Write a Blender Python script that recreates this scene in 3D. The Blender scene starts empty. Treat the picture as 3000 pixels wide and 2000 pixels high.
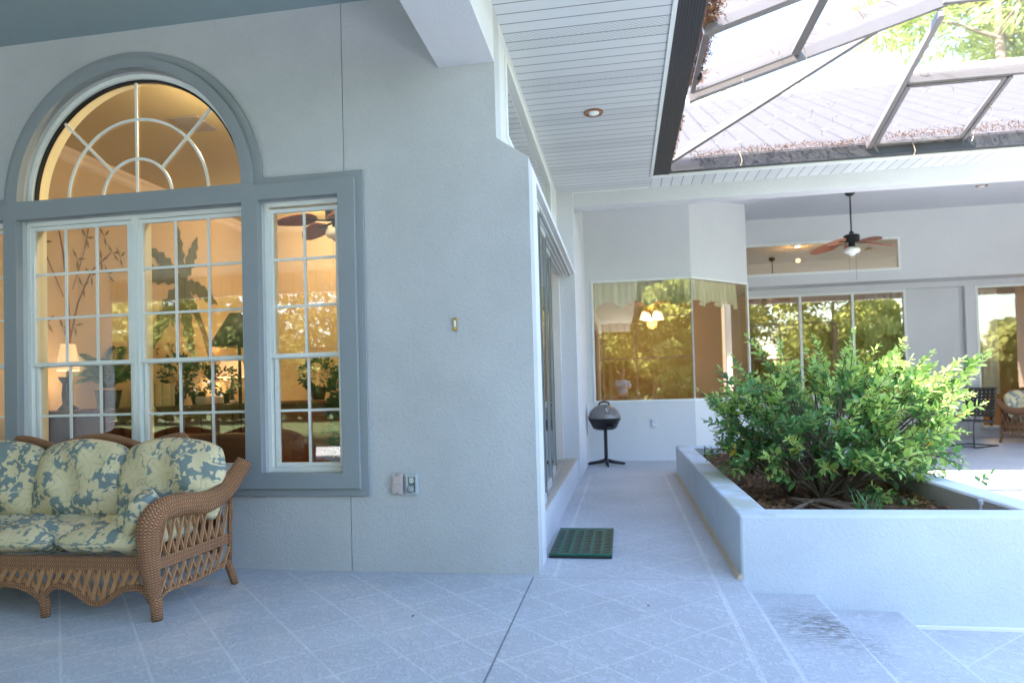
import bpy, bmesh, math, random
from math import sin, cos, pi, radians as RAD
from mathutils import Vector as V, Matrix
from mathutils.geometry import tessellate_polygon
random.seed(7)
S = bpy.context.scene
COL = S.collection
# ------------------------------------------------------------------ camera, sky, sun, exposure
EYE = 1.25
cd = bpy.data.cameras.new('camera'); cam = bpy.data.objects.new('camera', cd); COL.objects.link(cam)
F, PITCH, ROLL, YAW, CY = 1950.06, .0236, -.0267, .1636, 1097.1
cd.sensor_width = 36; cd.lens = F / 3000 * 36; cd.clip_end = 1000; cd.clip_start = .05
cd.shift_y = (CY - 1000) / 3000
R0 = Matrix(((1, 0, 0), (0, 0, -1), (0, 1, 0)))
Ry = Matrix(((cos(YAW), sin(YAW), 0), (-sin(YAW), cos(YAW), 0), (0, 0, 1)))
Rp = Matrix(((1, 0, 0), (0, cos(PITCH), sin(PITCH)), (0, -sin(PITCH), cos(PITCH))))
Rr = Matrix(((cos(ROLL), -sin(ROLL), 0), (sin(ROLL), cos(ROLL), 0), (0, 0, 1)))
Rw = Rr @ Rp @ R0 @ Ry
m = Matrix((Rw[0], -Rw[1], -Rw[2])).transposed().to_4x4(); m.translation = (0, 0, EYE)
cam.matrix_world = m
cd.dof.use_dof = True; cd.dof.focus_distance = 4.6; cd.dof.aperture_fstop = 1.8
S.camera = cam
SUN = V((-.64, -.375, 1.0)).normalized()
W = bpy.data.worlds.new("World"); S.world = W; W.use_nodes = True
wn = W.node_tree.nodes; sky = wn.new('ShaderNodeTexSky'); sky.sky_type = 'NISHITA'; sky.sun_disc = False
sky.ozone_density = 1.5; sky.sun_elevation = math.asin(SUN.z); sky.sun_rotation = math.atan2(SUN.x, SUN.y) % (2 * pi)
W.node_tree.links.new(sky.outputs[0], wn['Background'].inputs[0]); wn['Background'].inputs[1].default_value = .15
sl = bpy.data.lights.new('sun', 'SUN'); sl.energy = 5.0; sl.angle = RAD(.5); sl.color = (1, .95, .87)
so = bpy.data.objects.new('sun', sl); COL.objects.link(so); so.rotation_euler = SUN.to_track_quat('Z', 'Y').to_euler(); so.location = (-20, -10, 30)
S.view_settings.view_transform = 'Standard'; S.view_settings.look = 'None'; S.view_settings.gamma = 1
S.view_settings.exposure = 3.1
cy = S.cycles
cy.max_bounces = 10; cy.diffuse_bounces = 6; cy.glossy_bounces = 4; cy.transmission_bounces = 4; cy.transparent_max_bounces = 24
cy.caustics_reflective = False; cy.caustics_refractive = False; cy.sample_clamp_indirect = 6
cy.use_denoising = True
try: cy.denoiser = 'OPENIMAGEDENOISE'
except Exception: pass

# ------------------------------------------------------------------ mesh helpers
def worigin(p):
    o = V((0, 0, 0))
    while p is not None: o += p.location; p = p.parent
    return o
class MB:
    def __init__(s): s.v = []; s.f = []; s.uv = []
    def add(s, vs, fs, uvs=None):
        n = len(s.v); s.v += [tuple(v) for v in vs]
        for k, f in enumerate(fs):
            s.f.append([i + n for i in f]); s.uv.append(uvs[k] if uvs else None)
        return s
    def box(s, x0, x1, y0, y1, z0, z1):
        vs = [(x, y, z) for x in (x0, x1) for y in (y0, y1) for z in (z0, z1)]
        return s.add(vs, [(0, 1, 3, 2), (4, 6, 7, 5), (0, 4, 5, 1), (2, 3, 7, 6), (0, 2, 6, 4), (1, 5, 7, 3)])
    def bar(s, p, q, w, h, up=(0, 0, 1)):
        p, q = V(p), V(q); d = (q - p).normalized(); u = V(up)
        a = d.cross(u).normalized() * w / 2; b = a.cross(d).normalized() * h / 2
        vs = [c + i * a + j * b for c in (p, q) for i in (-1, 1) for j in (-1, 1)]
        L = (q - p).length
        uq = [(0, 0), (w, 0), (w, L), (0, L)]
        return s.add(vs, [(0, 1, 3, 2), (4, 6, 7, 5), (0, 4, 5, 1), (2, 3, 7, 6), (0, 2, 6, 4), (1, 5, 7, 3)],
                     [uq, uq, [(0, 0), (0, L), (h, L), (h, 0)], [(0, 0), (h, 0), (h, L), (0, L)], [(0, 0), (w, 0), (w, L), (0, L)], [(0, 0), (0, L), (w, L), (w, 0)]])
    def tube(s, pts, r, n=10, cap=True, flat=1.0):
        pts = [V(p) for p in pts]; rs = r if isinstance(r, (list, tuple)) else [r] * len(pts)
        vs, fs, uv = [], [], []; L = 0; prev = None; Ls = []
        for i, p in enumerate(pts):
            d = (pts[min(i + 1, len(pts) - 1)] - pts[max(i - 1, 0)]).normalized()
            if prev is None:
                a = d.cross(V((0, 0, 1)) if abs(d.z) < .95 else V((0, 1, 0))).normalized()
            else: a = (prev - d * prev.dot(d)).normalized()
            prev = a; b = d.cross(a)
            if i: L += (p - pts[i - 1]).length
            Ls.append(L)
            for k in range(n):
                t = 2 * pi * k / n; vs.append(p + a * cos(t) * rs[i] + b * sin(t) * rs[i] * flat)
        for i in range(len(pts) - 1):
            for k in range(n):
                k2 = (k + 1) % n; fs.append((i * n + k, i * n + k2, (i + 1) * n + k2, (i + 1) * n + k))
                c = 2 * pi * max(rs) / n
                uv.append([(k * c, Ls[i]), ((k + 1) * c, Ls[i]), ((k + 1) * c, Ls[i + 1]), (k * c, Ls[i + 1])])
        if cap:
            fs.append(tuple(range(n - 1, -1, -1))); uv.append([(0, 0)] * n)
            fs.append(tuple((len(pts) - 1) * n + k for k in range(n))); uv.append([(0, 0)] * n)
        return s.add(vs, fs, uv)
    def lathe(s, prof, c, n=24, sx=1, sy=1):
        vs, fs = [], []
        for r, z in prof:
            for k in range(n):
                t = 2 * pi * k / n; vs.append((c[0] + r * cos(t) * sx, c[1] + r * sin(t) * sy, c[2] + z))
        for i in range(len(prof) - 1):
            for k in range(n):
                k2 = (k + 1) % n; fs.append((i * n + k, i * n + k2, (i + 1) * n + k2, (i + 1) * n + k))
        fs.append(tuple(range(n - 1, -1, -1))); fs.append(tuple((len(prof) - 1) * n + k for k in range(n)))
        return s.add(vs, fs)
    def prism(s, outer, holes, ax, a, b):
        """extrude a 2D outline with holes along axis ax ('x','y','z') from a to b"""
        def P(u, w, t): return {'x': (t, u, w), 'y': (u, t, w), 'z': (u, w, t)}[ax]
        loops = [outer] + list(holes)
        tri = tessellate_polygon([[V((u, w, 0)) for u, w in l] for l in loops])
        flat = [p for l in loops for p in l]; n = len(flat)
        vs = [P(u, w, a) for u, w in flat] + [P(u, w, b) for u, w in flat]
        fs = [tuple(t) for t in tri] + [tuple(i + n for i in reversed(t)) for t in tri]
        o = 0
        for l in loops:
            k = len(l)
            for i in range(k):
                j = (i + 1) % k; fs.append((o + i, o + j, n + o + j, n + o + i))
            o += k
        return s.add(vs, fs)
    def build(s, name, mat, parent=None, smooth=False, bevel=0, sub=0, auto=None):
        me = bpy.data.meshes.new(name); o0 = worigin(parent)
        me.from_pydata([tuple(V(v) - o0) for v in s.v], [], s.f)
        if any(u is not None for u in s.uv):
            l = me.uv_layers.new(name='UVMap'); i = 0
            for f, u in zip(s.f, s.uv):
                for k in range(len(f)):
                    l.data[i].uv = u[k] if u else (0, 0); i += 1
        me.validate(); bm = bmesh.new(); bm.from_mesh(me); bmesh.ops.recalc_face_normals(bm, faces=bm.faces); bm.to_mesh(me); bm.free()
        if smooth: me.shade_smooth()
        if auto: me.set_sharp_from_angle(angle=RAD(auto))
        if not isinstance(mat, (list, tuple)): mat = [mat]
        for x in mat: me.materials.append(x)
        o = bpy.data.objects.new(name, me); COL.objects.link(o); o.parent = parent
        if bevel:
            b = o.modifiers.new('bevel', 'BEVEL'); b.width = bevel; b.segments = 2; b.limit_method = 'ANGLE'; b.angle_limit = RAD(40)
        if sub:
            b = o.modifiers.new('sub', 'SUBSURF'); b.levels = sub; b.render_levels = sub
        return o
def tag(o, label, cat, group=None):
    o['label'] = label; o['category'] = cat
    if group: o['group'] = group
    return o
def thing(name, label, cat, loc, group=None):
    o = bpy.data.objects.new(name, None); COL.objects.link(o); o.location = loc; o.empty_display_size = .1
    return tag(o, label, cat, group)
def struct(o, kind='structure'): o['kind'] = kind; return o
def kids(o): return [c for c in bpy.data.objects if c.parent == o]
def copy_tree(o, parent=None):
    c = o.copy(); COL.objects.link(c); c.parent = parent
    for k in kids(o): copy_tree(k, c)
    return c
def rnd(a, b): return random.uniform(a, b)

# ------------------------------------------------------------------ material helpers
class NT:
    def __init__(s, name):
        s.m = bpy.data.materials.new(name); s.m.use_nodes = True; s.t = s.m.node_tree; s.t.nodes.clear()
    def n(s, typ, **kw):
        x = s.t.nodes.new('ShaderNode' + typ)
        for k, v in kw.items():
            if k.startswith('i_'):
                key = k[2:]; key = int(key) if key.isdigit() else key.replace('_', ' ')
                s.set(x.inputs[key], v)
            else: setattr(x, k, v)
        return x
    def set(s, inp, v):
        if isinstance(v, bpy.types.NodeSocket): s.t.links.new(v, inp)
        elif isinstance(v, bpy.types.Node): s.t.links.new(v.outputs[0], inp)
        else:
            if hasattr(inp.default_value, '__len__') and len(inp.default_value) == 4 and len(v) == 3: v = (*v, 1)
            inp.default_value = v
    def math(s, op, a, b=0, c=None):
        x = s.n('Math', operation=op); s.set(x.inputs[0], a); s.set(x.inputs[1], b)
        if c is not None: s.set(x.inputs[2], c)
        return x.outputs[0]
    def pos(s): return s.n('TexCoord').outputs['Object']
    def world(s): return s.n('NewGeometry').outputs['Position']
    def uv(s): return s.n('TexCoord').outputs['UV']
    def noise(s, vec, scale, detail=3, rough=.5, dist=0):
        return s.n('TexNoise', i_Vector=vec, i_Scale=scale, i_Detail=detail, i_Roughness=rough, i_Distortion=dist).outputs[0]
    def ramp(s, f, stops):
        r = s.n('ValToRGB'); s.set(r.inputs[0], f); e = r.color_ramp.elements
        while len(e) < len(stops): e.new(.5)
        for el, (p, c) in zip(e, stops):
            el.position = p; el.color = (*c, 1) if hasattr(c, '__len__') else (c, c, c, 1)
        return r.outputs[0]
    def mix(s, f, a, b, typ='MIX'):
        x = s.n('Mix', data_type='RGBA', blend_type=typ); s.set(x.inputs[0], f); s.set(x.inputs[6], a); s.set(x.inputs[7], b); return x.outputs[2]
    def bump(s, h, strength=.3, dist=.01):
        return s.n('Bump', i_Height=h, i_Strength=strength, i_Distance=dist).outputs[0]
    def out(s, sh, disp=None):
        o = s.n('OutputMaterial'); s.set(o.inputs[0], sh); return s.m
    def pbr(s, col, rough=.6, normal=None, metal=0, **kw):
        p = s.n('BsdfPrincipled'); s.set(p.inputs['Base Color'], col); s.set(p.inputs['Roughness'], rough); s.set(p.inputs['Metallic'], metal)
        if normal is not None: s.set(p.inputs['Normal'], normal)
        for k, v in kw.items(): s.set(p.inputs[k.replace('_', ' ')], v)
        return p
def simple(name, col, rough=.5, metal=0, var=.06, scale=8, bump=0, bscale=60):
    t = NT(name); p = t.pos(); f = t.noise(p, scale)
    c = t.mix(f, [x * (1 - var) for x in col], [min(1, x * (1 + var)) for x in col])
    nb = t.bump(t.noise(p, bscale), bump, .004) if bump else None
    return t.out(t.pbr(c, rough, nb, metal))
def stucco(name, col, strength=.45, stain=.05):
    t = NT(name); p = t.world()
    a = t.noise(p, 75, 4, .6); b = t.n('TexVoronoi', i_Vector=p, i_Scale=58, feature='SMOOTH_F1').outputs[0]
    h = t.math('ADD', a, t.math('MULTIPLY', b, .5))
    big = t.noise(p, .9, 4, .6)
    c = t.mix(t.ramp(big, [(.3, 0), (.7, 1)]), [x * (1 - stain) for x in col], [x * (1 + stain * .4) for x in col])
    c = t.mix(t.math('MULTIPLY', t.ramp(a, [(.35, 1), (.55, 0)]), .12), c, [x * .6 for x in col])
    if name.startswith('planter'):
        s3 = t.n('SeparateXYZ', i_0=p); top = t.math('MULTIPLY', t.math('GREATER_THAN', s3.outputs[2], .395), t.math('LESS_THAN', s3.outputs[0], .95))
        c = t.mix(t.math('MULTIPLY', t.math('MULTIPLY', top, t.ramp(t.noise(p, 1.7, 3), [(.50, 0), (.62, 1)])), .6), c, (.36, .36, .20))
        c = t.mix(t.math('MULTIPLY', t.ramp(t.noise(p, 2.6, 5, .7), [(.60, 0), (.72, 1)]), .35), c, (.36, .40, .36))
    h = t.math('ADD', h, t.math('MULTIPLY', t.noise(p, 9, 3, .6, 1.5), .5))
    return t.out(t.pbr(c, .75, t.bump(h, strength, .008)))
def glass(name, tint, refl, rtint=(1, 1, 1)):
    t = NT(name)
    fc = t.n('LayerWeight', i_Blend=.5).outputs['Facing']
    fr = t.math('ADD', .04, t.math('MULTIPLY', t.math('POWER', fc, 5), .96))
    f = t.math('MINIMUM', t.math('ADD', t.math('MULTIPLY', fr, 1 + refl), refl), .95)
    tr = t.n('BsdfTransparent', i_Color=tint); gl = t.n('BsdfGlossy', i_Color=rtint, i_Roughness=.015, i_Normal=t.bump(t.noise(t.world(), 2.2, 2), .05, .01))
    mx = t.n('MixShader'); t.set(mx.inputs[0], f); t.set(mx.inputs[1], tr); t.set(mx.inputs[2], gl)
    return t.out(mx)
def emit(name, col, strength, base=(.8, .7, .5)):
    t = NT(name); return t.out(t.pbr(base, .5, None, 0, Emission_Color=col, Emission_Strength=strength))

M = {}
M['wall'] = stucco('wall_stucco', (.49, .50, .515), .45, .14)
M['wall_smooth'] = stucco('wall_stucco_fine', (.60, .605, .625), .15)  # same paint as the front wall; lighter base stands in for brighter rear light
M['wall_lit'] = stucco('wall_stucco_lit', (.635, .63, .66), .5)  # front wall paint again, lightened to carry the floor's bounced light
M['planter'] = stucco('planter_stucco', (.56, .615, .69), .35, .12)
M['surround'] = stucco('surround_stucco', (.26, .285, .305), .15)
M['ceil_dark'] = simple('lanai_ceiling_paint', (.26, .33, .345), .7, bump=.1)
M['ceil'] = simple('rear_ceiling_paint', (.58, .59, .63), .7, bump=.1)
M['white'] = simple('white_frame_paint', (.72, .74, .72), .4, var=.03)
M['cream'] = simple('cream_reveal', (.85, .82, .60), .6, var=.03)
M['bronze'] = simple('dark_bronze_metal', (.055, .052, .056), .35, .2)
M['bronze_light'] = simple('weathered_bronze_metal', (.17, .152, .152), .4, .2)
M['black'] = simple('black_metal', (.018, .018, .02), .4, .3)
M['brass'] = simple('brass', (.6, .42, .14), .3, 1)
M['dwood'] = simple('dark_wood', (.05, .022, .014), .35, bump=.1)
M['pot'] = simple('dark_pot', (.02, .025, .025), .4)
M['glass_front'] = glass('clear_window_glass', (.97, .95, .90), .03)
M['glass_rear'] = glass('tinted_window_glass', (.88, .82, .68), .22, (1, .95, .78))
M['glass_slide'] = glass('sliding_door_glass', (.8, .82, .8), .08)
M['gold_base'] = simple('copper_trim', (.42, .2, .11), .35, .8)

def floor_mat():
    t = NT('patio_coating'); p = t.world(); sx = t.n('SeparateXYZ', i_0=p); X, Y, Z = sx.outputs
    s, a = .337, .806; ox, oy = -.579, 3.535
    dx = t.math('SUBTRACT', X, ox); dy = t.math('SUBTRACT', Y, oy)
    def grid(ca, cb, w=.014):
        g = t.math('ADD', t.math('MULTIPLY', dx, ca / s), t.math('MULTIPLY', dy, cb / s))
        g = t.math('ABSOLUTE', t.math('SUBTRACT', t.math('FRACT', t.math('ADD', g, 100.5)), .5))
        return t.math('LESS_THAN', g, w / s / 2)
    L = t.math('MAXIMUM', grid(cos(a), -sin(a)), grid(sin(a), cos(a)))
    def rng(v, lo, hi): return t.math('MULTIPLY', t.math('GREATER_THAN', v, lo), t.math('LESS_THAN', v, hi))
    zone = t.math('MULTIPLY', t.math('LESS_THAN', Y, 6.3), t.math('MAXIMUM', t.math('LESS_THAN', X, .535), t.math('GREATER_THAN', X, 1.72)))
    side = t.math('MULTIPLY', t.math('GREATER_THAN', Y, 4.45), t.math('LESS_THAN', X, -.47))
    zone = t.math('MULTIPLY', zone, t.math('SUBTRACT', 1, side))
    L = t.math('MULTIPLY', L, zone)
    b1 = t.math('MULTIPLY', rng(X, .535, .565), t.math('LESS_THAN', Y, 9.75))
    b2 = t.math('MULTIPLY', rng(X, -.50, -.47), rng(Y, 4.45, 9.75))
    b3 = rng(X, 1.705, 1.75)
    b4 = t.math('MULTIPLY', rng(Y, 9.72, 9.75), rng(X, -.5, .55))
    for b in (b1, b2, b3, b4): L = t.math('MAXIMUM', L, b)
    br = t.noise(p, 3.2, 3); L = t.math('MULTIPLY', L, t.ramp(br, [(.32, .45), (.55, 1)]))
    blob = t.noise(p, 24, 3, .55, .9); fine = t.noise(p, 110, 2); big = t.noise(p, 1.1, 4, .6)
    flat = t.ramp(blob, [(.50, 0), (.57, 1)])
    c = t.mix(t.ramp(big, [(.3, 0), (.7, 1)]), (.405, .42, .455), (.51, .525, .565))
    c = t.mix(t.math('MULTIPLY', flat, .26), c, (.67, .70, .75))
    c = t.mix(t.math('MULTIPLY', t.ramp(fine, [(.36, 1), (.48, 0)]), .35), c, (.28, .295, .31))
    c = t.mix(t.math('MULTIPLY', L, .46), c, (.70, .70, .69))
    # worn lighter nosings along the step edges
    for e_ in (.712, 1.162, 1.642): c = t.mix(t.math('MULTIPLY', t.math('MULTIPLY', rng(X, e_, e_ + .02), t.math('LESS_THAN', Y, 4.5)), .45), c, (.68, .70, .74))
    # expansion joints
    j1 = t.math('MULTIPLY', rng(X, -.630, -.620), t.math('LESS_THAN', Y, 4.44))
    j2 = t.math('MULTIPLY', rng(Y, 4.44, 4.448), rng(X, -.63, .73))
    c = t.mix(t.math('MULTIPLY', t.math('MAXIMUM', j1, t.math('MULTIPLY', j2, .55)), .85), c, (.10, .115, .15))
    # mildew stain on the first tread
    mx = t.n('VectorMath', operation='DISTANCE'); sc = t.n('Mapping', i_Scale=(1.25, 1.1, 0)); t.set(sc.inputs[0], p)
    t.set(mx.inputs[0], sc); mx.inputs[1].default_value = (1.06 * 1.25, 3.92 * 1.1, 0)
    st = t.math('MULTIPLY', t.ramp(mx.outputs['Value'], [(.05, 1), (.50, 0)]), t.ramp(t.noise(t.n('Mapping', i_0=p, i_Scale=(.55, 2.2, 1)).outputs[0], 26, 6, .8), [(.45, 0), (.53, 1)]))
    c = t.mix(t.math('MULTIPLY', st, .8), c, (.075, .06, .04))
    h = t.math('SUBTRACT', t.math('ADD', t.math('MULTIPLY', flat, .7), t.math('MULTIPLY', fine, .35)), t.math('MULTIPLY', L, .8))
    return t.out(t.pbr(c, .6, t.bump(h, .5, .007)))
M['floor'] = floor_mat()

def soffit_mat(axis, start, pitch):
    t = NT('soffit_vinyl'); p = t.world(); c = t.n('SeparateXYZ', i_0=p).outputs[axis]; o = t.n('SeparateXYZ', i_0=p).outputs[1 - axis]
    g = t.math('ADD', t.math('DIVIDE', t.math('SUBTRACT', c, start), pitch), 60)
    fr = t.math('FRACT', t.math('ADD', g, .5)); d = t.math('ABSOLUTE', t.math('SUBTRACT', fr, .5))
    line = t.math('LESS_THAN', d, .045)
    k = t.math('FRACT', t.math('DIVIDE', t.math('SUBTRACT', g, 3), 6)); vent = t.math('LESS_THAN', k, 1 / 3)
    u = t.math('ABSOLUTE', t.math('SINE', t.math('MULTIPLY', c, 2 * pi / .04))); w = t.math('ABSOLUTE', t.math('SINE', t.math('ADD', t.math('MULTIPLY', o, pi / .045), t.math('MULTIPLY', t.math('FLOOR', t.math('MULTIPLY', c, 1 / .02)), 1.57))))
    dots = t.math('MULTIPLY', vent, t.math('GREATER_THAN', t.math('MULTIPLY', u, w), .55))
    col = t.mix(t.math('MULTIPLY', dots, .55), (.60, .615, .635), (.31, .32, .34))
    col = t.mix(line, col, (.19, .20, .215))
    h = t.math('SUBTRACT', t.math('MULTIPLY', t.noise(p, 1.3, 1), .5), t.math('MULTIPLY', t.math('LESS_THAN', d, .07), .15))
    return t.out(t.pbr(col, .38, t.bump(h, .25, .03)))
M['soffit'] = soffit_mat(1, 4.497, .1295)
M['soffit_far'] = soffit_mat(0, .587, .1335)

def wicker_mat():
    t = NT('wicker'); uv = t.uv(); s = t.n('SeparateXYZ', i_0=uv); U, L = s.outputs[0], s.outputs[1]
    a = t.math('SINE', t.math('MULTIPLY', L, 2 * pi / .015))
    b = t.math('SINE', t.math('ADD', t.math('MULTIPLY', U, 2 * pi / .026), t.math('MULTIPLY', t.math('FLOOR', t.math('DIVIDE', L, .0075)), pi)))
    h = t.math('ADD', t.math('MULTIPLY', a, .4), t.math('MULTIPLY', b, .6))
    nz = t.noise(t.world(), 9, 3); c = t.mix(nz, (.45, .195, .08), (.64, .315, .145))
    c = t.mix(t.ramp(h, [(.0, 1), (.35, 0)]), c, (.15, .065, .032))
    return t.out(t.pbr(c, .5, t.bump(h, .9, .006)))
M['wicker'] = wicker_mat()
def slat_mat():
    t = NT('wicker_slat'); s = t.n('SeparateXYZ', i_0=t.uv()); a = t.math('SINE', t.math('MULTIPLY', s.outputs[0], 2 * pi / .008))
    c = t.mix(t.noise(t.world(), 12, 3), (.41, .185, .075), (.57, .295, .135))
    return t.out(t.pbr(c, .5, t.bump(a, .6, .004)))
M['slat'] = slat_mat()

def floral_mat():
    t = NT('floral_fabric'); uv = t.uv()
    wob = t.n('TexNoise', i_Vector=uv, i_Scale=14, i_Detail=2).outputs[1]
    w2 = t.n('VectorMath', operation='SCALE'); t.set(w2.inputs[0], wob); w2.inputs['Scale'].default_value = .035
    vec = t.n('VectorMath', operation='ADD'); t.set(vec.inputs[0], uv); t.set(vec.inputs[1], w2.outputs[0])
    def leaves(scale, size, seed, lobes):
        mp = t.n('Mapping', i_Location=(seed, seed * .7, 0), i_Scale=(scale,) * 3); t.set(mp.inputs[0], vec.outputs[0])
        vo = t.n('TexVoronoi', voronoi_dimensions='2D', i_Scale=1.0, i_Randomness=.8); t.set(vo.inputs['Vector'], mp)
        d = t.n('VectorMath', operation='SUBTRACT'); t.set(d.inputs[0], mp); t.set(d.inputs[1], vo.outputs['Position'])
        sp = t.n('SeparateXYZ', i_0=d.outputs[0]); ang = t.math('ARCTAN2', sp.outputs[1], sp.outputs[0])
        cr = t.n('SeparateColor', i_0=vo.outputs['Color']); ang2 = t.math('ADD', ang, t.math('MULTIPLY', cr.outputs[0], 6.28))
        lob = t.math('ABSOLUTE', t.math('COSINE', t.math('MULTIPLY', ang2, lobes / 2)))
        ser = t.math('MULTIPLY', t.math('ABSOLUTE', t.math('SINE', t.math('MULTIPLY', ang2, lobes * 1.5))), .10)
        R = t.math('ADD', t.math('MULTIPLY', t.math('ADD', .55, t.math('MULTIPLY', lob, .45)), t.math('ADD', size, t.math('MULTIPLY', cr.outputs[1], size * .35))), t.math('MULTIPLY', ser, size))
        q = t.math('DIVIDE', vo.outputs['Distance'], R)
        vein = t.math('LESS_THAN', t.math('ABSOLUTE', t.math('SINE', t.math('MULTIPLY', ang2, lobes / 2))), .10)
        return t.math('LESS_THAN', q, 1), t.math('MULTIPLY', vein, t.math('LESS_THAN', q, .8)), q
    A, va, qa = leaves(4.0, .36, 1.3, 5); B, vb, qb = leaves(9.0, .30, 4.1, 5); C_, vc, qc = leaves(19, .22, 8.3, 3)
    n1 = t.noise(vec.outputs[0], 5.5, 1); vine = t.math('LESS_THAN', t.math('ABSOLUTE', t.math('SUBTRACT', n1, .5)), .010)
    leaf = t.math('MAXIMUM', t.math('MAXIMUM', A, B), t.math('MAXIMUM', vine, C_))
    bg = t.mix(t.noise(uv, 12, 2), (.135, .18, .18), (.22, .265, .255))
    lc = t.mix(t.noise(uv, 7, 2), (.58, .48, .27), (.68, .58, .38))
    lc = t.mix(t.math('MULTIPLY', t.math('MAXIMUM', t.math('MULTIPLY', va, A), 0), .5), lc, (.32, .32, .19))
    edge = t.math('MULTIPLY', A, t.math('GREATER_THAN', qa, .88)); lc = t.mix(t.math('MULTIPLY', edge, .45), lc, (.30, .30, .18))
    c = t.mix(leaf, bg, lc)
    wr = t.noise(uv, 9, 3, .5, 1.2)
    return t.out(t.pbr(c, .8, t.bump(wr, .25, .03)))
M['floral'] = floral_mat()

def leaf_mat(name, c1, c2, trans=.35, rough=.4):
    t = NT(name); r = t.n('NewGeometry').outputs['Random Per Island']
    c = t.ramp(r, [(0, c1), (.75, c2), (1, [x * 1.25 for x in c2])])
    p = t.pbr(c, rough); tr = t.n('BsdfTranslucent'); t.set(tr.inputs[0], t.mix(.5, c, [min(1, x * 1.6) for x in c2]))
    mx = t.n('MixShader', i_0=trans); t.set(mx.inputs[1], p); t.set(mx.inputs[2], tr)
    return t.out(mx)
M['leaf_old'] = leaf_mat('shrub_leaf_old', (.06, .15, .05), (.14, .29, .09), .38, .24)
M['leaf_new'] = leaf_mat('shrub_leaf_young', (.27, .45, .09), (.46, .60, .17), .45, .32)
M['leaf_tree'] = leaf_mat('tree_leaf', (.15, .19, .06), (.34, .37, .14), .55, .5)
M['leaf_pine'] = leaf_mat('pine_needles', (.20, .27, .09), (.36, .40, .14), .45, .5)
M['leaf_house'] = leaf_mat('houseplant_leaf', (.015, .05, .02), (.04, .11, .04), .2, .35)
M['leaf_ivy'] = leaf_mat('ivy_leaf', (.012, .05, .035), (.03, .10, .06), .2, .35)
M['bark'] = simple('bark', (.16, .12, .09), .9, var=.3, bump=.5, bscale=30)
M['stem'] = simple('shrub_stem', (.13, .09, .06), .8, var=.2)
M['straw'] = leaf_mat('pine_straw_brown', (.045, .02, .010), (.16, .075, .035), .15, .8)
M['litter'] = leaf_mat('dry_litter', (.09, .04, .02), (.30, .15, .07), .2, .8)

# ------------------------------------------------------------------ ground
t = NT('lawn'); p = t.world(); c = t.mix(t.noise(p, 2.5, 6, .7), (.05, .09, .02), (.14, .18, .04))
M['lawn'] = t.out(t.pbr(c, .9, t.bump(t.noise(p, 60, 3), .8, .05)))
g = MB().add([(-300, -300, -.42), (300, -300, -.42), (300, 300, -.42), (-300, 300, -.42)], [(0, 1, 2, 3)]).build('lawn', M['lawn']); struct(g)
mb = MB(); mb.box(-12, .73, -6, 20, -.4, 0); mb.box(.73, 13, 4.55, 20, -.4, 0)
struct(mb.build('patio_floor', M['floor']))
mb = MB(); mb.box(.73, 1.18, -6, 4.499, -.4, -.093); mb.box(1.18, 1.66, -6, 4.499, -.4, -.187)
o = struct(mb.build('patio_steps', M['floor'], bevel=.008))
mb = MB(); mb.box(1.66, 5.2, -9, 4.499, -.41, -.28); mb.box(-12, 1.66, -9, -6, -.41, -.28)
struct(mb.build('pool_deck', M['floor']))

# ------------------------------------------------------------------ house
Y1, XW, XU = 4.5, -.59, -.81
house = thing('house', 'pale grey stucco house with arched window, corridor sliding door and tiled roof', 'house', (0, 0, 0))
def arch(r, cx=-3.645, cz=2.81, n=40, z0=None):
    pts = [(cx + r * cos(pi * k / n), cz + r * sin(pi * k / n)) for k in range(n + 1)]
    return pts
def rect(x0, x1, z0, z1): return [(x0, z0), (x1, z0), (x1, z1), (x0, z1)]
WIN_C = rect(-4.60, -2.70, .70, 2.67); WIN_R = rect(-2.575, -1.96, .70, 2.68); WIN_L = rect(-5.33, -4.715, .70, 2.68)
ARCH = arch(.945)
holes = [WIN_C, WIN_R, WIN_L, ARCH]
zt = 4.2
mb = MB(); mb.prism([(-12, 0), (-1.932, 0), (-1.932, zt), (-12, zt)], holes, 'y', Y1, Y1 + .2)
mb.prism([(-1.926, 0), (XW, 0), (XW, 2.85), (XU, 3.0), (XU, zt), (-1.926, zt)], [], 'y', Y1, Y1 + .2)
mb.box(-1.95, -1.9, Y1 + .012, Y1 + .03, 0, zt)
mb.build('wall', M['wall'], house); mb = MB()
# corridor side wall: return, door recess, thick end, recessed upper part
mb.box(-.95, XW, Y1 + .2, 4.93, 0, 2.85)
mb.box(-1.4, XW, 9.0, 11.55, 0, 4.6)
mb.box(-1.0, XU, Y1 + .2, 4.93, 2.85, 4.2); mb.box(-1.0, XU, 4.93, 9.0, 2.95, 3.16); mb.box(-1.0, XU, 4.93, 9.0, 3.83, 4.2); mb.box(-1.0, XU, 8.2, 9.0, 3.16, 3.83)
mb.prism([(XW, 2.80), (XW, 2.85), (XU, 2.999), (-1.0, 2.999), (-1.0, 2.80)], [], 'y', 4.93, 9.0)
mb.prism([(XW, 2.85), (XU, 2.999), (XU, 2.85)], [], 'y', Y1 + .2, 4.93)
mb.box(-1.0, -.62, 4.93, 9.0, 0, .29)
mb.build('wall', M['wall_lit'], house)
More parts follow.
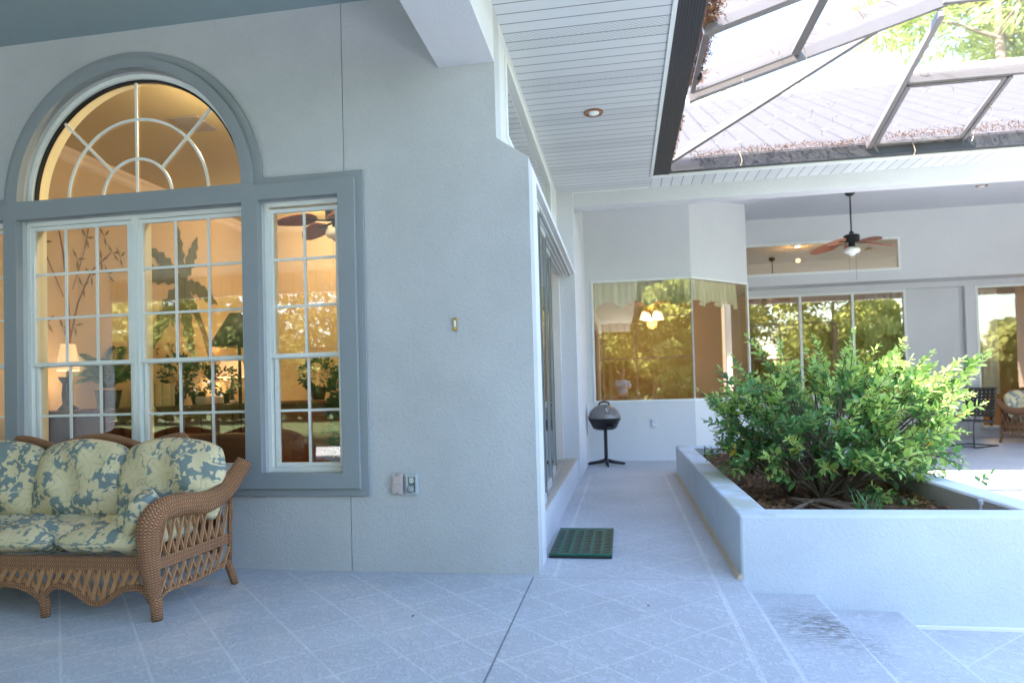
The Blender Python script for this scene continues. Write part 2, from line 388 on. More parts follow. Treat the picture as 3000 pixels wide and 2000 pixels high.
# rear walls: bay, angled bay panel, back wall with windows
YB, Y3 = 11.55, 15.5
BX = 1.2
mb = MB()
mb.box(-.59, BX, YB, YB + .15, 0, 1.02)
mb.box(-.59, -.46, YB, YB + .15, 1.02, 3.075); mb.box(-.59, BX, YB, YB + .15, 3.075, 5.2)
def ang(x0, x1, z0, z1, th=.15):   # piece on the 45 degree bay face, x measured along X
    a = V((BX + x0, YB + x0, z0)); b = V((BX + x1, YB + x1, z0)); n = V((-1, 1, 0)).normalized() * th; u = V((0, 0, z1 - z0))
    mb.add([a, b, b + n, a + n, a + u, b + u, b + n + u, a + n + u], [(0, 1, 2, 3), (4, 5, 6, 7), (0, 1, 5, 4), (1, 2, 6, 5), (2, 3, 7, 6), (3, 0, 4, 7)])
ang(0, 1.11, 0, 1.02); ang(0, 1.11, 3.075, 5.2)
mb.box(2.15, 2.31, YB + 1.115, Y3, 0, 1.02); mb.box(2.15, 2.31, YB + 1.115, Y3, 3.075, 5.2)
mb.build('wall', M['wall_smooth'], house)
mb = MB(); yu = Y3 - .55
mb.prism([(2.31, 3.335), (12, 3.335), (12, 5.6), (2.31, 5.6)], [rect(2.5, 5.79, 3.546, 4.235)], 'y', yu, yu + .1); mb.box(2.31, 12, yu + .1, Y3 + .1, 3.335, 3.40)
mb.prism([(2.31, 0), (13, 0), (13, 3.333), (2.31, 3.333)], [rect(2.6, 6.07, .92, 3.19), rect(7.44, 10.4, .18, 3.2), rect(6.08, 7.24, .1, 3.21)], 'y', Y3, Y3 + .1)
mb.box(6.05, 7.26, Y3 + .12, Y3 + .2, 0, 3.3)
mb.build('wall', M['wall_smooth'], house)
# beams
mb = MB(); mb.box(-1.21, XU - .001, -5, Y1, 3.53, 4.2); mb.build('beam', M['wall_lit'], house)
mb = MB(); mb.box(XW, 13, 9.1, 9.32, 3.73, 4.3); mb.build('beam', M['wall_lit'], house)
# ceilings and soffits
mb = MB(); mb.box(-12, -1.21, -5, Y1, 4.08, 4.2); mb.build('ceiling', M['ceil_dark'], house)
mb = MB(); mb.add([(-1.4, 9.32, 4.175), (13, 9.32, 4.175), (13, 17, 4.99), (-1.4, 17, 4.99)], [(0, 1, 2, 3)])
mb.add([(-1.4, 9.32, 4.30), (13, 9.32, 4.30), (13, 17, 5.1), (-1.4, 17, 5.1)], [(0, 1, 2, 3)]); mb.build('ceiling', M['ceil'], house)
mb = MB(); mb.box(XU, .455, -5, 9.1, 3.93, 3.97); mb.build('soffit', M['soffit'], house)
mb = MB(); mb.box(.455, 13, 8.66, 9.1, 3.928, 3.97); mb.build('soffit', M['soffit_far'], house)
mb = MB(); mb.box(.455, 13, 8.56, 8.66, 3.915, 3.96); mb.box(.43, .465, -5, 8.66, 3.918, 4.06); mb.box(XU, .43, 9.07, 9.1, 3.922, 3.93); mb.build('fascia', M['white'], house)
# roofs
def tile_mat(name, c1, c2, speck):
    t = NT(name); p = t.pos(); s = t.n('SeparateXYZ', i_0=p)
    fx = t.math('FRACT', t.math('ADD', t.math('DIVIDE', s.outputs[0], .30), 50)); fy = t.math('FRACT', t.math('ADD', t.math('DIVIDE', s.outputs[1], .30), 50))
    jx = t.math('LESS_THAN', t.math('ABSOLUTE', t.math('SUBTRACT', fx, .5)), .04); jy = t.math('LESS_THAN', fy, .05)
    c = t.mix(t.noise(p, 3, 4), c1, c2)
    c = t.mix(t.math('MULTIPLY', jx, .9), c, [x * .25 for x in c1]); c = t.mix(t.math('MULTIPLY', jy, .6), c, [x * .5 for x in c1])
    if speck:
        sp = t.math('MULTIPLY', t.math('LESS_THAN', t.math('ABSOLUTE', t.math('SUBTRACT', fx, .5)), .09), t.math('GREATER_THAN', t.noise(p, 5, 3), .66))
        sp = t.math('MULTIPLY', sp, t.math('LESS_THAN', fy, .35)); c = t.mix(sp, c, (.38, .37, .35))
        lt = t.math('GREATER_THAN', t.noise(p, 13, 3, .6), .70); c = t.mix(t.math('MULTIPLY', lt, .6), c, (.22, .13, .09))
    return t.out(t.pbr(c, .7, t.bump(fy, .5, .03)))
M['tile_grey'] = tile_mat('grey_roof_tile', (.040, .036, .040), (.055, .050, .054), True)
M['tile_pale'] = tile_mat('pale_roof_tile', (.60, .57, .53), (.74, .71, .67), False)
def slab(mb, a, b, c, d, th=.08):
    vs = [V(q) for q in (a, b, c, d)]; dn = V((0, 0, -th))
    mb.add(vs + [q + dn for q in vs], [(0, 1, 2, 3), (7, 6, 5, 4), (0, 4, 5, 1), (1, 5, 6, 2), (2, 6, 7, 3), (3, 7, 4, 0)])
mb = MB(); slab(mb, (-1, 8.6, 4.13), (13, 8.6, 4.13), (13, 13.95, 7.05), (-1, 13.95, 7.05)); mb.build('roof', M['tile_grey'], house)
mb = MB(); slab(mb, (-2, 14.0, 7.05), (14, 14.0, 7.05), (14, 16.6, 8.34), (-2, 16.6, 8.34)); slab(mb, (-2, 16.6, 8.34), (14, 16.6, 8.34), (14, 24, 4.6), (-2, 24, 4.6))
mb.box(-2, 14, 13.88, 14.02, 6.97, 7.11); mb.build('roof', M['tile_pale'], house)
for k in range(28): pass
mb = MB()
x = -2
while x < 14:
    mb.tube([(x, 16.6, 8.34), (x + .4, 16.6, 8.36)], [.13, .10], 8); x += .36
mb.build('ridge_tile', M['tile_pale'], house, smooth=True)
mb = MB(); slab(mb, (.5, -5.2, 4.10), (.5, 9.4, 4.10), (-6.5, 9.4, 6.9), (-6.5, -5.2, 6.9)); slab(mb, (-12, -5.2, 4.7), (-12, 9.4, 4.7), (-6.5, 9.4, 6.9), (-6.5, -5.2, 6.9))
mb.box(-12, .4, -5.15, -5.0, 3.6, 4.2); mb.build('roof', M['tile_pale'], house)
# closing walls never seen but needed to keep the rooms dark
mb = MB(); mb.box(-12.2, -12, -5, 20, 0, 5); mb.box(-12, 13, 20, 20.2, 0, 7); mb.box(12.9, 13, 15.6, 20, 0, 7); mb.build('wall', M['wall'], house)
mb = MB(); mb.box(11.5, 11.7, 9.3, 15.6, 0, 5.2); mb.build('wall', simple('tan_stucco', (.58, .46, .38), .8, bump=.2), house)
MB().box(11.48, 11.5, 11.2, 12.6, .9, 2.9).build('shutter', simple('brown_shutter', (.25, .13, .08), .6), house)

# window surround
def outline(d, r):
    x0, x1, z0, z1 = -5.512 + d, -1.778 - d, .536 + d, 2.849 - d
    a = math.asin((z1 - 2.80) / r); n = 44
    pts = [(x0, z0), (x1, z0), (x1, z1)]
    for k in range(n + 1):
        t_ = a + (pi - 2 * a) * k / n; pts.append((-3.645 + r * cos(t_), 2.80 + r * sin(t_)))
    pts.append((x0, z1)); return pts
mb = MB(); mb.prism(outline(0, 1.095), holes, 'y', Y1 - .03, Y1)
mb.prism(outline(.055, 1.035), holes, 'y', Y1 - .062, Y1 - .03)
mb.build('window_surround', M['surround'], house, bevel=.006)

YF = Y1 + .035   # front of window frames
def window(x0, x1, z0, z1, sashes, mat=None, glassm='glass_front', reveal=True):
    fr = MB(); w = .034
    fr.prism(rect(x0, x1, z0, z1), [rect(x0 + w, x1 - w, z0 + w, z1 - w)], 'y', YF, YF + .06)
    wf = fr.build('window', M['white'], house, bevel=.003)
    for (a, b, c, d, nx, nz, yo) in sashes:
        s_ = MB(); q = .030
        s_.prism(rect(a, b, c, d), [rect(a + q, b - q, c + q, d - q)], 'y', YF + yo, YF + yo + .03)
        s_.build('sash', M['white'], wf, bevel=.003)
        mu = MB(); mw = .0095
        for i in range(1, nx): xx = a + q + (b - a - 2 * q) * i / nx; mu.box(xx - mw, xx + mw, YF + yo + .008, YF + yo + .02, c + q, d - q)
        for i in range(1, nz): zz = c + q + (d - c - 2 * q) * i / nz; mu.box(a + q, b - q, YF + yo + .0085, YF + yo + .0195, zz - mw, zz + mw)
        mu.build('muntin', M['white'], wf)
        MB().box(a + q, b - q, YF + yo + .022, YF + yo + .025, c + q, d - q).build('pane', M[glassm], wf)
    if reveal:
        rv = MB(); rv.prism(rect(x0 - .001, x1 + .001, z0 - .001, z1 + .001), [rect(x0 + .006, x1 - .006, z0 + .006, z1 - .006)], 'y', YF + .062, Y1 + .215)
        rv.build('reveal', M['cream'], wf)
    return wf
ZM = 1.546
def dh(x0, x1, nx):
    e = .034
    return [(x0 + e, x1 - e, ZM - .012, 2.67 - e - .005, nx, 3, .004), (x0 + e + .008, x1 - e - .008, .70 + e, ZM + .012, nx, 2, .032)]
window(-4.60, -3.652, .70, 2.67, dh(-4.60, -3.652, 3)); window(-3.650, -2.70, .70, 2.67, dh(-3.650, -2.70, 3))
window(-2.575, -1.96, .70, 2.68, dh(-2.575, -1.96, 2)); window(-5.33, -4.715, .70, 2.68, dh(-5.33, -4.715, 2))
# arched window
def ring(mb, r0, r1, y0, y1, a0=0, a1=pi, n=48, c=(-3.645, 2.815)):
    o = [(c[0] + r1 * cos(a0 + (a1 - a0) * k / n), c[1] + r1 * sin(a0 + (a1 - a0) * k / n)) for k in range(n + 1)]
    i = [(c[0] + r0 * cos(a0 + (a1 - a0) * k / n), c[1] + r0 * sin(a0 + (a1 - a0) * k / n)) for k in range(n, -1, -1)]
    mb.prism(o + i, [], 'y', y0, y1)
mb = MB(); ring(mb, .905, .944, YF, YF + .06); mb.box(-4.59, -2.70, YF, YF + .06, 2.812, 2.832)
aw = mb.build('window', M['white'], house, bevel=.002)
mb = MB(); ring(mb, .888, .9045, YF + .02, YF + .05); mb.build('gasket', M['black'], aw)
mb = MB(); R_ = .90
ring(mb, R_ * .33 - .010, R_ * .33 + .010, YF + .028, YF + .04); ring(mb, R_ * .67 - .010, R_ * .67 + .010, YF + .028, YF + .04)
mb.box(-3.655, -3.635, YF + .0285, YF + .0395, 2.83, 2.815 + R_)
for a in (pi / 4, 3 * pi / 4):
    mb.bar((-3.645 + R_ * .34 * cos(a), YF + .034, 2.815 + R_ * .34 * sin(a)), (-3.645 + R_ * cos(a), YF + .034, 2.815 + R_ * sin(a)), .0115, .02, up=(-sin(a), 0, cos(a)))
mb.build('muntin', M['white'], aw)
mb = MB(); mb.prism(arch(.90, cz=2.83), [], 'y', YF + .043, YF + .046); mb.build('pane', M['glass_front'], aw)
mb = MB(); ring(mb, .938, .944, YF + .062, Y1 + .215); mb.box(-4.59, -2.70, YF + .062, Y1 + .215, 2.805, 2.815); mb.build('reveal', M['cream'], aw)

# corridor clerestory window
mb = MB(); mb.prism([(4.93, 3.16), (8.2, 3.16), (8.2, 3.83), (4.93, 3.83)], [[(4.99, 3.20), (8.14, 3.20), (8.14, 3.77), (4.99, 3.77)]], 'x', XU - .06, XU + .012)
cw = mb.build('window', M['white'], house, bevel=.004)
MB().box(XU - .03, XU - .026, 4.99, 8.14, 3.20, 3.77).build('pane', glass('clerestory_glass', (.35, .4, .38), .35), cw)
# sliding door stack
door = MB().box(-.86, -.625, 4.935, 8.995, .291, .305).build('sliding_door', simple('beige_threshold', (.50, .44, .37), .6), house)
mb = MB()
for xx in (-.66, -.71, -.76, -.81): mb.box(xx - .006, xx + .006, 4.935, 8.99, .306, .318)
mb.build('track', simple('track_metal', (.42, .37, .32), .5), door)
mb = MB()
for xx in (-.645, -.69, -.735, -.78): mb.box(xx - .008, xx + .008, 4.935, 8.99, 2.782, 2.798)
mb.build('track', M['white'], door)
M['door_grey'] = simple('door_frame_grey', (.50, .52, .52), .4, var=.03)
for xx, ye in ((-.66, 5.55), (-.715, 6.5), (-.77, 7.45)):
    ys = max(4.95, ye - 1.15)
    mb = MB(); mb.prism([(ys, .32), (ye, .32), (ye, 2.775), (ys, 2.775)], [[(ys + .045, .40), (ye - .045, .40), (ye - .045, 2.72), (ys + .045, 2.72)]], 'x', xx - .018, xx + .018)
    pn = mb.build('door_panel', M['door_grey'], door, bevel=.003)
    MB().box(xx - .003, xx + .003, ys + .06, ye - .06, .42, 2.70).build('pane', M['glass_slide'], pn)
    mb = MB(); mb.box(xx - .0195, xx + .0195, ye - .016, ye + .001, .32, 2.775); mb.box(xx + .0175, xx + .0195, ye - .052, ye - .044, .36, 2.74); mb.build('weatherstrip', M['bronze'], pn)
mb = MB(); mb.box(-.90, -.80, 8.93, 8.995, .305, 2.80); mb.build('jamb', simple('pinkish_jamb', (.66, .62, .62), .5), door)

# bay glazing, rear windows
mb = MB(); mb.prism(rect(-.485, BX + .002, 1.0, 3.09), [rect(-.45, BX + .001, 1.03, 3.06)], 'y', YB - .012, YB + .03)
bw = mb.build('window', M['white'], house)
MB().box(-.45, BX - .004, YB + .01, YB + .016, 1.03, 3.06).build('pane', glass('bay_front_glass', (.93, .89, .78), .17, (1, .95, .78)), bw)
mb = MB()
def angbox(x0, x1, z0, z1, d0, d1):
    n = V((-1, 1, 0)).normalized(); a = V((BX + x0, YB + x0, z0)); b = V((BX + x1, YB + x1, z0)); u = V((0, 0, z1 - z0))
    q = [a + n * d0, b + n * d0, b + n * d1, a + n * d1]; mb.add(q + [p_ + u for p_ in q], [(0, 1, 2, 3), (4, 5, 6, 7), (0, 1, 5, 4), (1, 2, 6, 5), (2, 3, 7, 6), (3, 0, 4, 7)])
mb.prism(rect(0, 1.57, 1.0, 3.09), [rect(.004, 1.54, 1.03, 3.06)], 'y', -.012, .03); mb.v = [(BX + (x - y) * .70711, YB + (x + y) * .70711, z) for x, y, z in mb.v]
bw2 = mb.build('window', M['white'], house)
mb = MB(); angbox(.006, 1.1, 1.03, 3.06, .01, .016); mb.build('pane', glass('bay_side_glass', (.95, .92, .84), .07, (1, .93, .8)), bw2)
MB().box(2.300, 2.306, YB + 1.13, Y3 - .2, 1.02, 3.075).build('pane', glass('edge_glass', (.7, .78, .72), .12), bw2)
def rearwin(x0, x1, z0, z1, cols, y):
    mb = MB(); n = len(cols) + 1; xs = [x0] + cols + [x1]; w = .045
    mb.prism(rect(x0 - .001, x1 + .001, z0 - .001, z1 + .001), [rect(xs[i] + w * (1 if i == 0 else .6), xs[i + 1] - w * (1 if i == n - 1 else .6), z0 + w, z1 - w) for i in range(n)], 'y', y - .02, y + .05)
    f = mb.build('window', M['white'], house)
    for i in range(n): MB().box(xs[i] + w * .6, xs[i + 1] - w * .6, y + .02, y + .026, z0 + w, z1 - w).build('pane', M['glass_rear'] if x0 < 7 else M['glass_right'], f)
    return f
M['glass_right'] = glass('right_window_glass', (.92, .88, .8), .07, (1, .95, .85))
rearwin(2.5, 5.79, 3.546, 4.235, [], yu); rearwin(2.6, 6.07, .92, 3.19, [3.92, 5.0], Y3); rearwin(7.44, 10.4, .18, 3.2, [9.0], Y3)

# ------------------------------------------------------------------ interiors of the house
peach = simple('peach_wall_paint', (.61, .47, .28), .8, var=.03)
brown = simple('tan_ceiling_paint', (.52, .43, .22), .8, var=.03)
mb = MB()
mb.add([(-6, 4.7, 0), (-6, 10, 0), (-6, 10, 4.04), (-6, 4.7, 4.04)], [(0, 1, 2, 3)])
mb.add([(-6, 10, 0), (-1.0, 10, 0), (-1.0, 10, 4.04), (-6, 10, 4.04)], [(0, 1, 2, 3)])
mb.add([(-1.005, 4.7, 0), (-1.005, 4.93, 0), (-1.005, 4.93, 4.04), (-1.005, 4.7, 4.04)], [(0, 1, 2, 3)])
mb.add([(-1.42, 4.93, 0), (-1.42, 10, 0), (-1.42, 10, 4.04), (-1.42, 4.93, 4.04)], [(0, 1, 2, 3)])
mb.build('interior_wall', peach, house)
mb = MB(); mb.add([(-6, 4.7, 4.04), (-1, 4.7, 4.04), (-1, 10, 4.04), (-6, 10, 4.04)], [(0, 1, 2, 3)]); mb.build('interior_ceiling', brown, house)
mb = MB(); mb.add([(-6, 4.7, .012), (-1, 4.7, .012), (-1, 10, .012), (-6, 10, .012)], [(0, 1, 2, 3)]); mb.build('interior_floor', simple('brown_carpet', (.42, .34, .26), .9), house)
mb = MB(); prof = [(0, .0), (.10, 0), (.085, -.03), (.05, -.06), (.03, -.10), (0, -.13)]
for i in range(len(prof) - 1):
    (a, za), (b, zb_) = prof[i], prof[i + 1]
    mb.add([(-5.998 + a, 4.7, 4.038 + za), (-5.998 + a, 10, 4.038 + za), (-5.998 + b, 10, 4.038 + zb_), (-5.998 + b, 4.7, 4.038 + zb_)], [(0, 1, 2, 3)])
    mb.add([(-6, 9.998 - a, 4.038 + za), (-1.4, 9.998 - a, 4.038 + za), (-1.4, 9.998 - b, 4.038 + zb_), (-6, 9.998 - b, 4.038 + zb_)], [(0, 1, 2, 3)])
mb.build('crown_moulding', simple('cream_moulding', (.74, .62, .48), .6), house)
# bay room and rear room shells
warm = simple('warm_interior_paint', (.46, .31, .17), .8)
mb = MB()
mb.add([(-.59, 15.2, 0), (2.2, 15.2, 0), (2.2, 15.2, 3.2), (-.59, 15.2, 3.2)], [(0, 1, 2, 3)])
mb.add([(-.58, 11.7, 0), (-.58, 15.2, 0), (-.58, 15.2, 3.2), (-.58, 11.7, 3.2)], [(0, 1, 2, 3)])
mb.add([(-.59, 11.7, 3.2), (1.14, 11.7, 3.2), (2.2, 12.76, 3.2), (2.2, 15.2, 3.2), (-.59, 15.2, 3.2)], [(0, 1, 2, 3, 4)])
mb.add([(2.4, 19.5, 0), (12.9, 19.5, 0), (12.9, 19.5, 5), (2.4, 19.5, 5)], [(0, 1, 2, 3)])
mb.add([(2.4, 15.7, 0), (2.4, 19.5, 0), (2.4, 19.5, 5), (2.4, 15.7, 5)], [(0, 1, 2, 3)])
mb.add([(2.4, 15.06, 4.6), (12.9, 15.06, 4.6), (12.9, 19.5, 4.6), (2.4, 19.5, 4.6)], [(0, 1, 2, 3)])
mb.add([(6.6, 15.75, 0), (6.6, 19.5, 0), (6.6, 19.5, 3.3), (6.6, 15.75, 3.3)], [(0, 1, 2, 3)])
mb.build('interior_wall', warm, house)
# pleated valance and drape
def pleat(path, z0, z1, amp, wav, scal, name, mat, parent=None):
    mb = MB(); n = int((V(path[1]) - V(path[0])).length / wav * 10); p0, p1 = V(path[0]), V(path[1]); d = (p1 - p0).normalized(); nn = V((-d.y, d.x, 0))
    vs, fs = [], []; ks = 7
    for i in range(n + 1):
        t_ = i / n; s_ = t_ * (p1 - p0).length; sc_ = scal * abs(sin(s_ * pi / .46))
        for k in range(ks + 1):
            f = k / ks; z = z1 + (z0 + sc_ - z1) * f
            q = p0.lerp(p1, t_) + nn * amp * (.35 + f) * (sin(2 * pi * s_ / wav + .8 * sin(s_ * 9)) + .4 * sin(s_ * 31)); vs.append((q.x, q.y, z))
    for i in range(n):
        for k in range(ks): a = i * (ks + 1) + k; fs.append((a, a + 1, a + ks + 2, a + ks + 1))
    mb.add(vs, fs); return mb.build(name, mat, parent, smooth=True)
M['valance'] = simple('pale_green_fabric', (.80, .84, .74), .8, var=.08)
o = pleat((( -.43, 11.68, 0), (1.12, 11.68, 0)), 2.62, 3.08, .045, .12, .12, 'valance', M['valance'])
tag(o, 'pale green gathered valance across the front bay window', 'curtain', 'valances in the bay window')
o = pleat(((1.12, 11.70, 0), (2.10, 12.68, 0)), 2.62, 3.08, .04, .12, .12, 'valance', M['valance'])
tag(o, 'shorter pale green valance over the angled bay window', 'curtain', 'valances in the bay window')
o = pleat(((5.3, 15.68, 0), (6.02, 15.68, 0)), .05, 3.15, .03, .12, 0, 'drape', simple('striped_drape', (.42, .36, .30), .8, var=.3, scale=14))
tag(o, 'long grey brown drape behind the third rear window pane', 'curtain')
o = pleat(((7.55, 15.68, 0), (7.95, 15.68, 0)), .9, 3.15, .03, .12, 0, 'drape', simple('white_drape', (.78, .74, .74), .8))
tag(o, 'white curtain hanging at the edge of the right window', 'curtain')

def lamp_light(name, loc, e, col=(1, .79, .52), r=.14):
    l = bpy.data.lights.new(name, 'POINT'); l.energy = e; l.color = col; l.shadow_soft_size = r
    o = bpy.data.objects.new(name, l); COL.objects.link(o); o.location = loc; return o
def child_light(name, loc, e, parent, col=(1, .79, .52), r=.14):
    o = lamp_light(name, V(loc) - worigin(parent), e, col, r); o.parent = parent; return o

# downlights
def recessed(loc, label, lit, rim, group=None, face=(0, 0, -1)):
    t_ = thing('recessed_light', label, 'ceiling light', loc, group); x, y, z = loc
    mb = MB(); mb.lathe([(.068, 0), (.095, 0), (.095, -.008), (.085, -.014), (.066, -.006)], loc); mb.build('trim_ring', rim, t_, smooth=True, auto=30)
    mb = MB(); mb.lathe([(.0, .0), (.055, -.004), (.052, -.012), (.035, -.022), (.0, -.026)], loc)
    mb.build('bulb', emit('lit_bulb', (1, .8, .5), 6) if lit else M['bulb_off'], t_, smooth=True)
    if lit: child_light('bulb_light', (x, y, z - .35), lit * .6, t_, (1, .81, .56), .05)
    return t_
M['bulb_off'] = simple('white_bulb', (.85, .85, .85), .3)
recessed((-.195, 6.47, 3.928), 'unlit copper rimmed recessed light in the slatted soffit', 0, M['gold_base'], 'recessed ceiling lights')
q = recessed((6.1, 12.35, 4.495), 'unlit copper rimmed recessed light in the rear porch ceiling', 0, M['gold_base'], 'recessed ceiling lights')
q.rotation_euler = (.106, 0, 0)
recessed((-4.45, 9.0, 4.036), 'lit recessed light in the ceiling seen through the right front window', 12, M['white'], 'recessed ceiling lights')
recessed((4.35, 17.2, 4.596), 'lit recessed light seen through the rear transom window', 7, M['white'], 'recessed ceiling lights')
recessed((-3.2, 5.4, 4.036), 'unseen recessed light added to brighten the living room', 17, M['white'], 'recessed ceiling lights')  # added fill light, set out of view behind the front wall

# mural: painted palm and bamboo, flat on the left interior wall
def painted(name, polys, cols, label):
    t_ = thing(name, label, 'mural', (-5.995, 7, 1))
    for nm, ps, col in polys:
        mb = MB()
        for k, pts in enumerate(ps):
            x = -5.994 + .0004 * (k % 12); n = len(mb.v)
            mb.add([(x, a, b) for a, b in pts], [tuple(range(len(pts)))])
        mb.build(nm, col, t_)
    return t_
def frond(c, a, L, w, droop):
    out_u, out_l = [], []; n = 11
    for i in range(n + 1):
        f = i / n; y = c[0] + L * f * cos(a); z = c[1] + L * f * sin(a) - droop * f * f
        ww = w * (sin(pi * min(1, f * .92 + .06)) ** .7) * (1 if i % 2 else .62)
        nx, nz = -sin(a), cos(a)
        out_u.append((y + nx * ww * .6, z + nz * ww * .6)); out_l.append((y - nx * ww, z - nz * ww))
    return out_u + out_l[::-1]
hc = (8.36, 2.86)
palm = [frond(hc, a, L * 1.08, w * 1.3, dr) for a, L, w, dr in ((1.72, .80, .10, 0), (1.15, .78, .11, .05), (2.55, .78, .11, .12), (2.95, .95, .15, .35), (.12, .75, .13, .28), (-2.2, .95, .14, .1), (-1.35, 1.0, .13, 0), (-.8, .55, .10, .1), (-1.9, .6, .12, 0))]
trunk = [(hc[0], hc[1])]
trk = [(hc[0] + .78 * f, hc[1] - .62 * f - .75 * f * f) for f in [i / 8 for i in range(9)]]
tp = [(y - .035 - .03 * i / 8, z - .02) for i, (y, z) in enumerate(trk)] + [(y + .035 + .03 * i / 8, z + .02) for i, (y, z) in list(enumerate(trk))[::-1]]
nuts = [[(hc[0] + dx_ + .045 * cos(k), hc[1] - .2 + dz_ + .06 * sin(k)) for k in [i * 2 * pi / 8 for i in range(8)]] for dx_, dz_ in ((-.06, 0), (.03, -.06), (-.03, -.14), (.04, -.2))]
painted('palm_mural', [('painted_trunk', [tp], simple('mural_trunk', (.16, .10, .065), .8)), ('painted_fronds', palm, simple('mural_green', (.115, .125, .05), .8, var=.5, scale=6)), ('painted_fruit', nuts, simple('mural_fruit', (.15, .08, .04), .8))], None, 'painted green palm tree mural on the peach living room wall')
def stalk(pts, w):
    l = [(y - w, z) for y, z in pts]; r = [(y + w, z) for y, z in pts[::-1]]; return l + r
def lf(y, z, a, L=.13): return [(y, z), (y + L * .5 * cos(a) - .016 * sin(a), z + L * .5 * sin(a) + .016 * cos(a)), (y + L * cos(a), z + L * sin(a)), (y + L * .5 * cos(a) + .016 * sin(a), z + L * .5 * sin(a) - .016 * cos(a))]
st = [stalk([(6.45, 1.7), (6.43, 2.3), (6.36, 2.9), (6.25, 3.4)], .012), stalk([(6.43, 1.9), (6.55, 2.35), (6.75, 2.75), (7.05, 3.02)], .012), stalk([(6.36, 2.4), (6.15, 2.8), (6.0, 3.0)], .008), stalk([(6.48, 2.5), (6.65, 2.95), (6.72, 3.25)], .006)]
lv = []
for y, z in ((6.6, 3.35), (6.68, 3.12), (6.55, 2.85), (6.9, 2.9), (6.75, 2.7), (7.08, 3.02), (7.0, 2.75), (6.1, 2.95), (6.02, 2.7), (6.15, 2.1), (6.35, 2.05), (6.5, 2.1), (7.2, 3.0), (6.62, 2.55), (6.95, 3.2), (6.05, 3.2)):
    for a in (rnd(.2, 1), rnd(1.6, 2.6), rnd(-1.6, -.6)): lv.append(lf(y, z, a))
for y, z in ((7.65, 1.75), (7.8, 1.9), (7.9, 1.7), (8.1, 1.95)):
    for a in (rnd(.2, 1), rnd(1.6, 2.6), rnd(-1.6, -.6)): lv.append(lf(y, z, a, .1))
painted('bamboo_mural', [('painted_stalks', st, simple('mural_stalk', (.26, .12, .06), .8)), ('painted_leaves', lv, simple('mural_leaf', (.20, .16, .06), .8))], None, 'painted bamboo stalks mural on the peach living room wall')

# long sideboard with lamps and plants
sb = thing('sideboard', 'long dark wood sideboard under the painted palm mural', 'sideboard', (-5.6, 7.5, 0))
mb = MB(); mb.box(-5.98, -5.42, 5.75, 9.4, 1.10, 1.17); mb.build('top', M['dwood'], sb, bevel=.01)
mb = MB(); mb.box(-5.96, -5.46, 5.8, 9.35, .12, 1.10); mb.build('body', M['dwood'], sb, bevel=.01)
for k in range(5):
    y = 5.86 + k * .70; mb = MB(); mb.box(-5.46, -5.435, y, y + .64, .2, 1.04); dr = mb.build('door', M['dwood'], sb, bevel=.012)
    MB().lathe([(.0, 0), (.02, .005), (.012, .03)], (-5.43, y + .57, .62)).build('knob', M['brass'], dr, smooth=True)
def table_lamp(x, y, z, h, r, lit, label, grp='table lamps in the living room', e=14, dark=False):
    t_ = thing('table_lamp', label, 'lamp', (x, y, z), grp)
    mb = MB(); mb.lathe([(.09, 0), (.09, .02), (.04, .05), (.025, .1), (.035, h * .3), (.022, h * .5), (.015, h * .75)], (x, y, z)); mb.build('base', M['black'], t_, smooth=True, auto=40)
    mb = MB(); sh = h * .42; n = 24
    prof = [(r, h * .62), (r * .93, h * .62 + sh * .3), (r * .62, h * .62 + sh)]
    vs, fs = [], []
    for rr, zz in prof:
        for k in range(n): vs.append((x + rr * cos(2 * pi * k / n), y + rr * sin(2 * pi * k / n), z + zz))
    for i in range(2):
        for k in range(n): fs.append((i * n + k, i * n + (k + 1) % n, (i + 1) * n + (k + 1) % n, (i + 1) * n + k))
    mb.add(vs, fs)
    if dark: sm = simple('dark_lampshade', (.05, .05, .045), .6)
    else: sm = emit('lit_lampshade', (1, .55, .28), .13, (.7, .45, .28))
    mb.build('lamp_shade', sm, t_, smooth=True)
    if lit: child_light('lamp_light', (x, y, z + h * .72), e * .28, t_)
    return t_
table_lamp(-5.72, 6.12, 1.17, .66, .105, True, 'lit table lamp beside the potted palm on the sideboard', e=9)
table_lamp(-5.7, 9.05, 1.17, .62, .22, True, 'lit table lamp at the far end of the sideboard', e=9)
fl = thing('floor_lamp', 'dark shaded floor lamp standing before the far sideboard end', 'lamp', (-4.05, 6.5, 0))
mb = MB(); mb.lathe([(.14, 0), (.14, .03), (.02, .05), (.016, 1.95)], (-4.0, 6.5, 0)); mb.build('pole', M['black'], fl, smooth=True, auto=40)
mb = MB(); mb.lathe([(.30, 1.80), (.10, 2.14)], (-4.0, 6.5, 0)); mb.build('lamp_shade', simple('charcoal_lampshade', (.04, .043, .04), .6), fl, smooth=True)
def leafcloud(mb, n, fn, L, w, up=.3):
    for _ in range(n):
        c, d = fn(); d = V(d).normalized(); l = L * rnd(.7, 1.2)
        s_ = d.cross(V((rnd(-1, 1), rnd(-1, 1), rnd(.2, 1)))).normalized() * w * rnd(.8, 1.2); c = V(c); nn = s_.cross(d).normalized() * w * .35
        mb.add([c, c + d * l * .45 + s_ + nn, c + d * l, c + d * l * .45 - s_ + nn, c + d * l * .5], [(0, 1, 4), (1, 2, 4), (2, 3, 4), (3, 0, 4)])
def ball(c, r):
    v = V((random.gauss(0, 1), random.gauss(0, 1), random.gauss(0, 1))).normalized(); k = rnd(.3, 1) ** .5
    return (c[0] + v.x * r[0] * k, c[1] + v.y * r[1] * k, c[2] + v.z * r[2] * k), v + V((0, 0, .2))
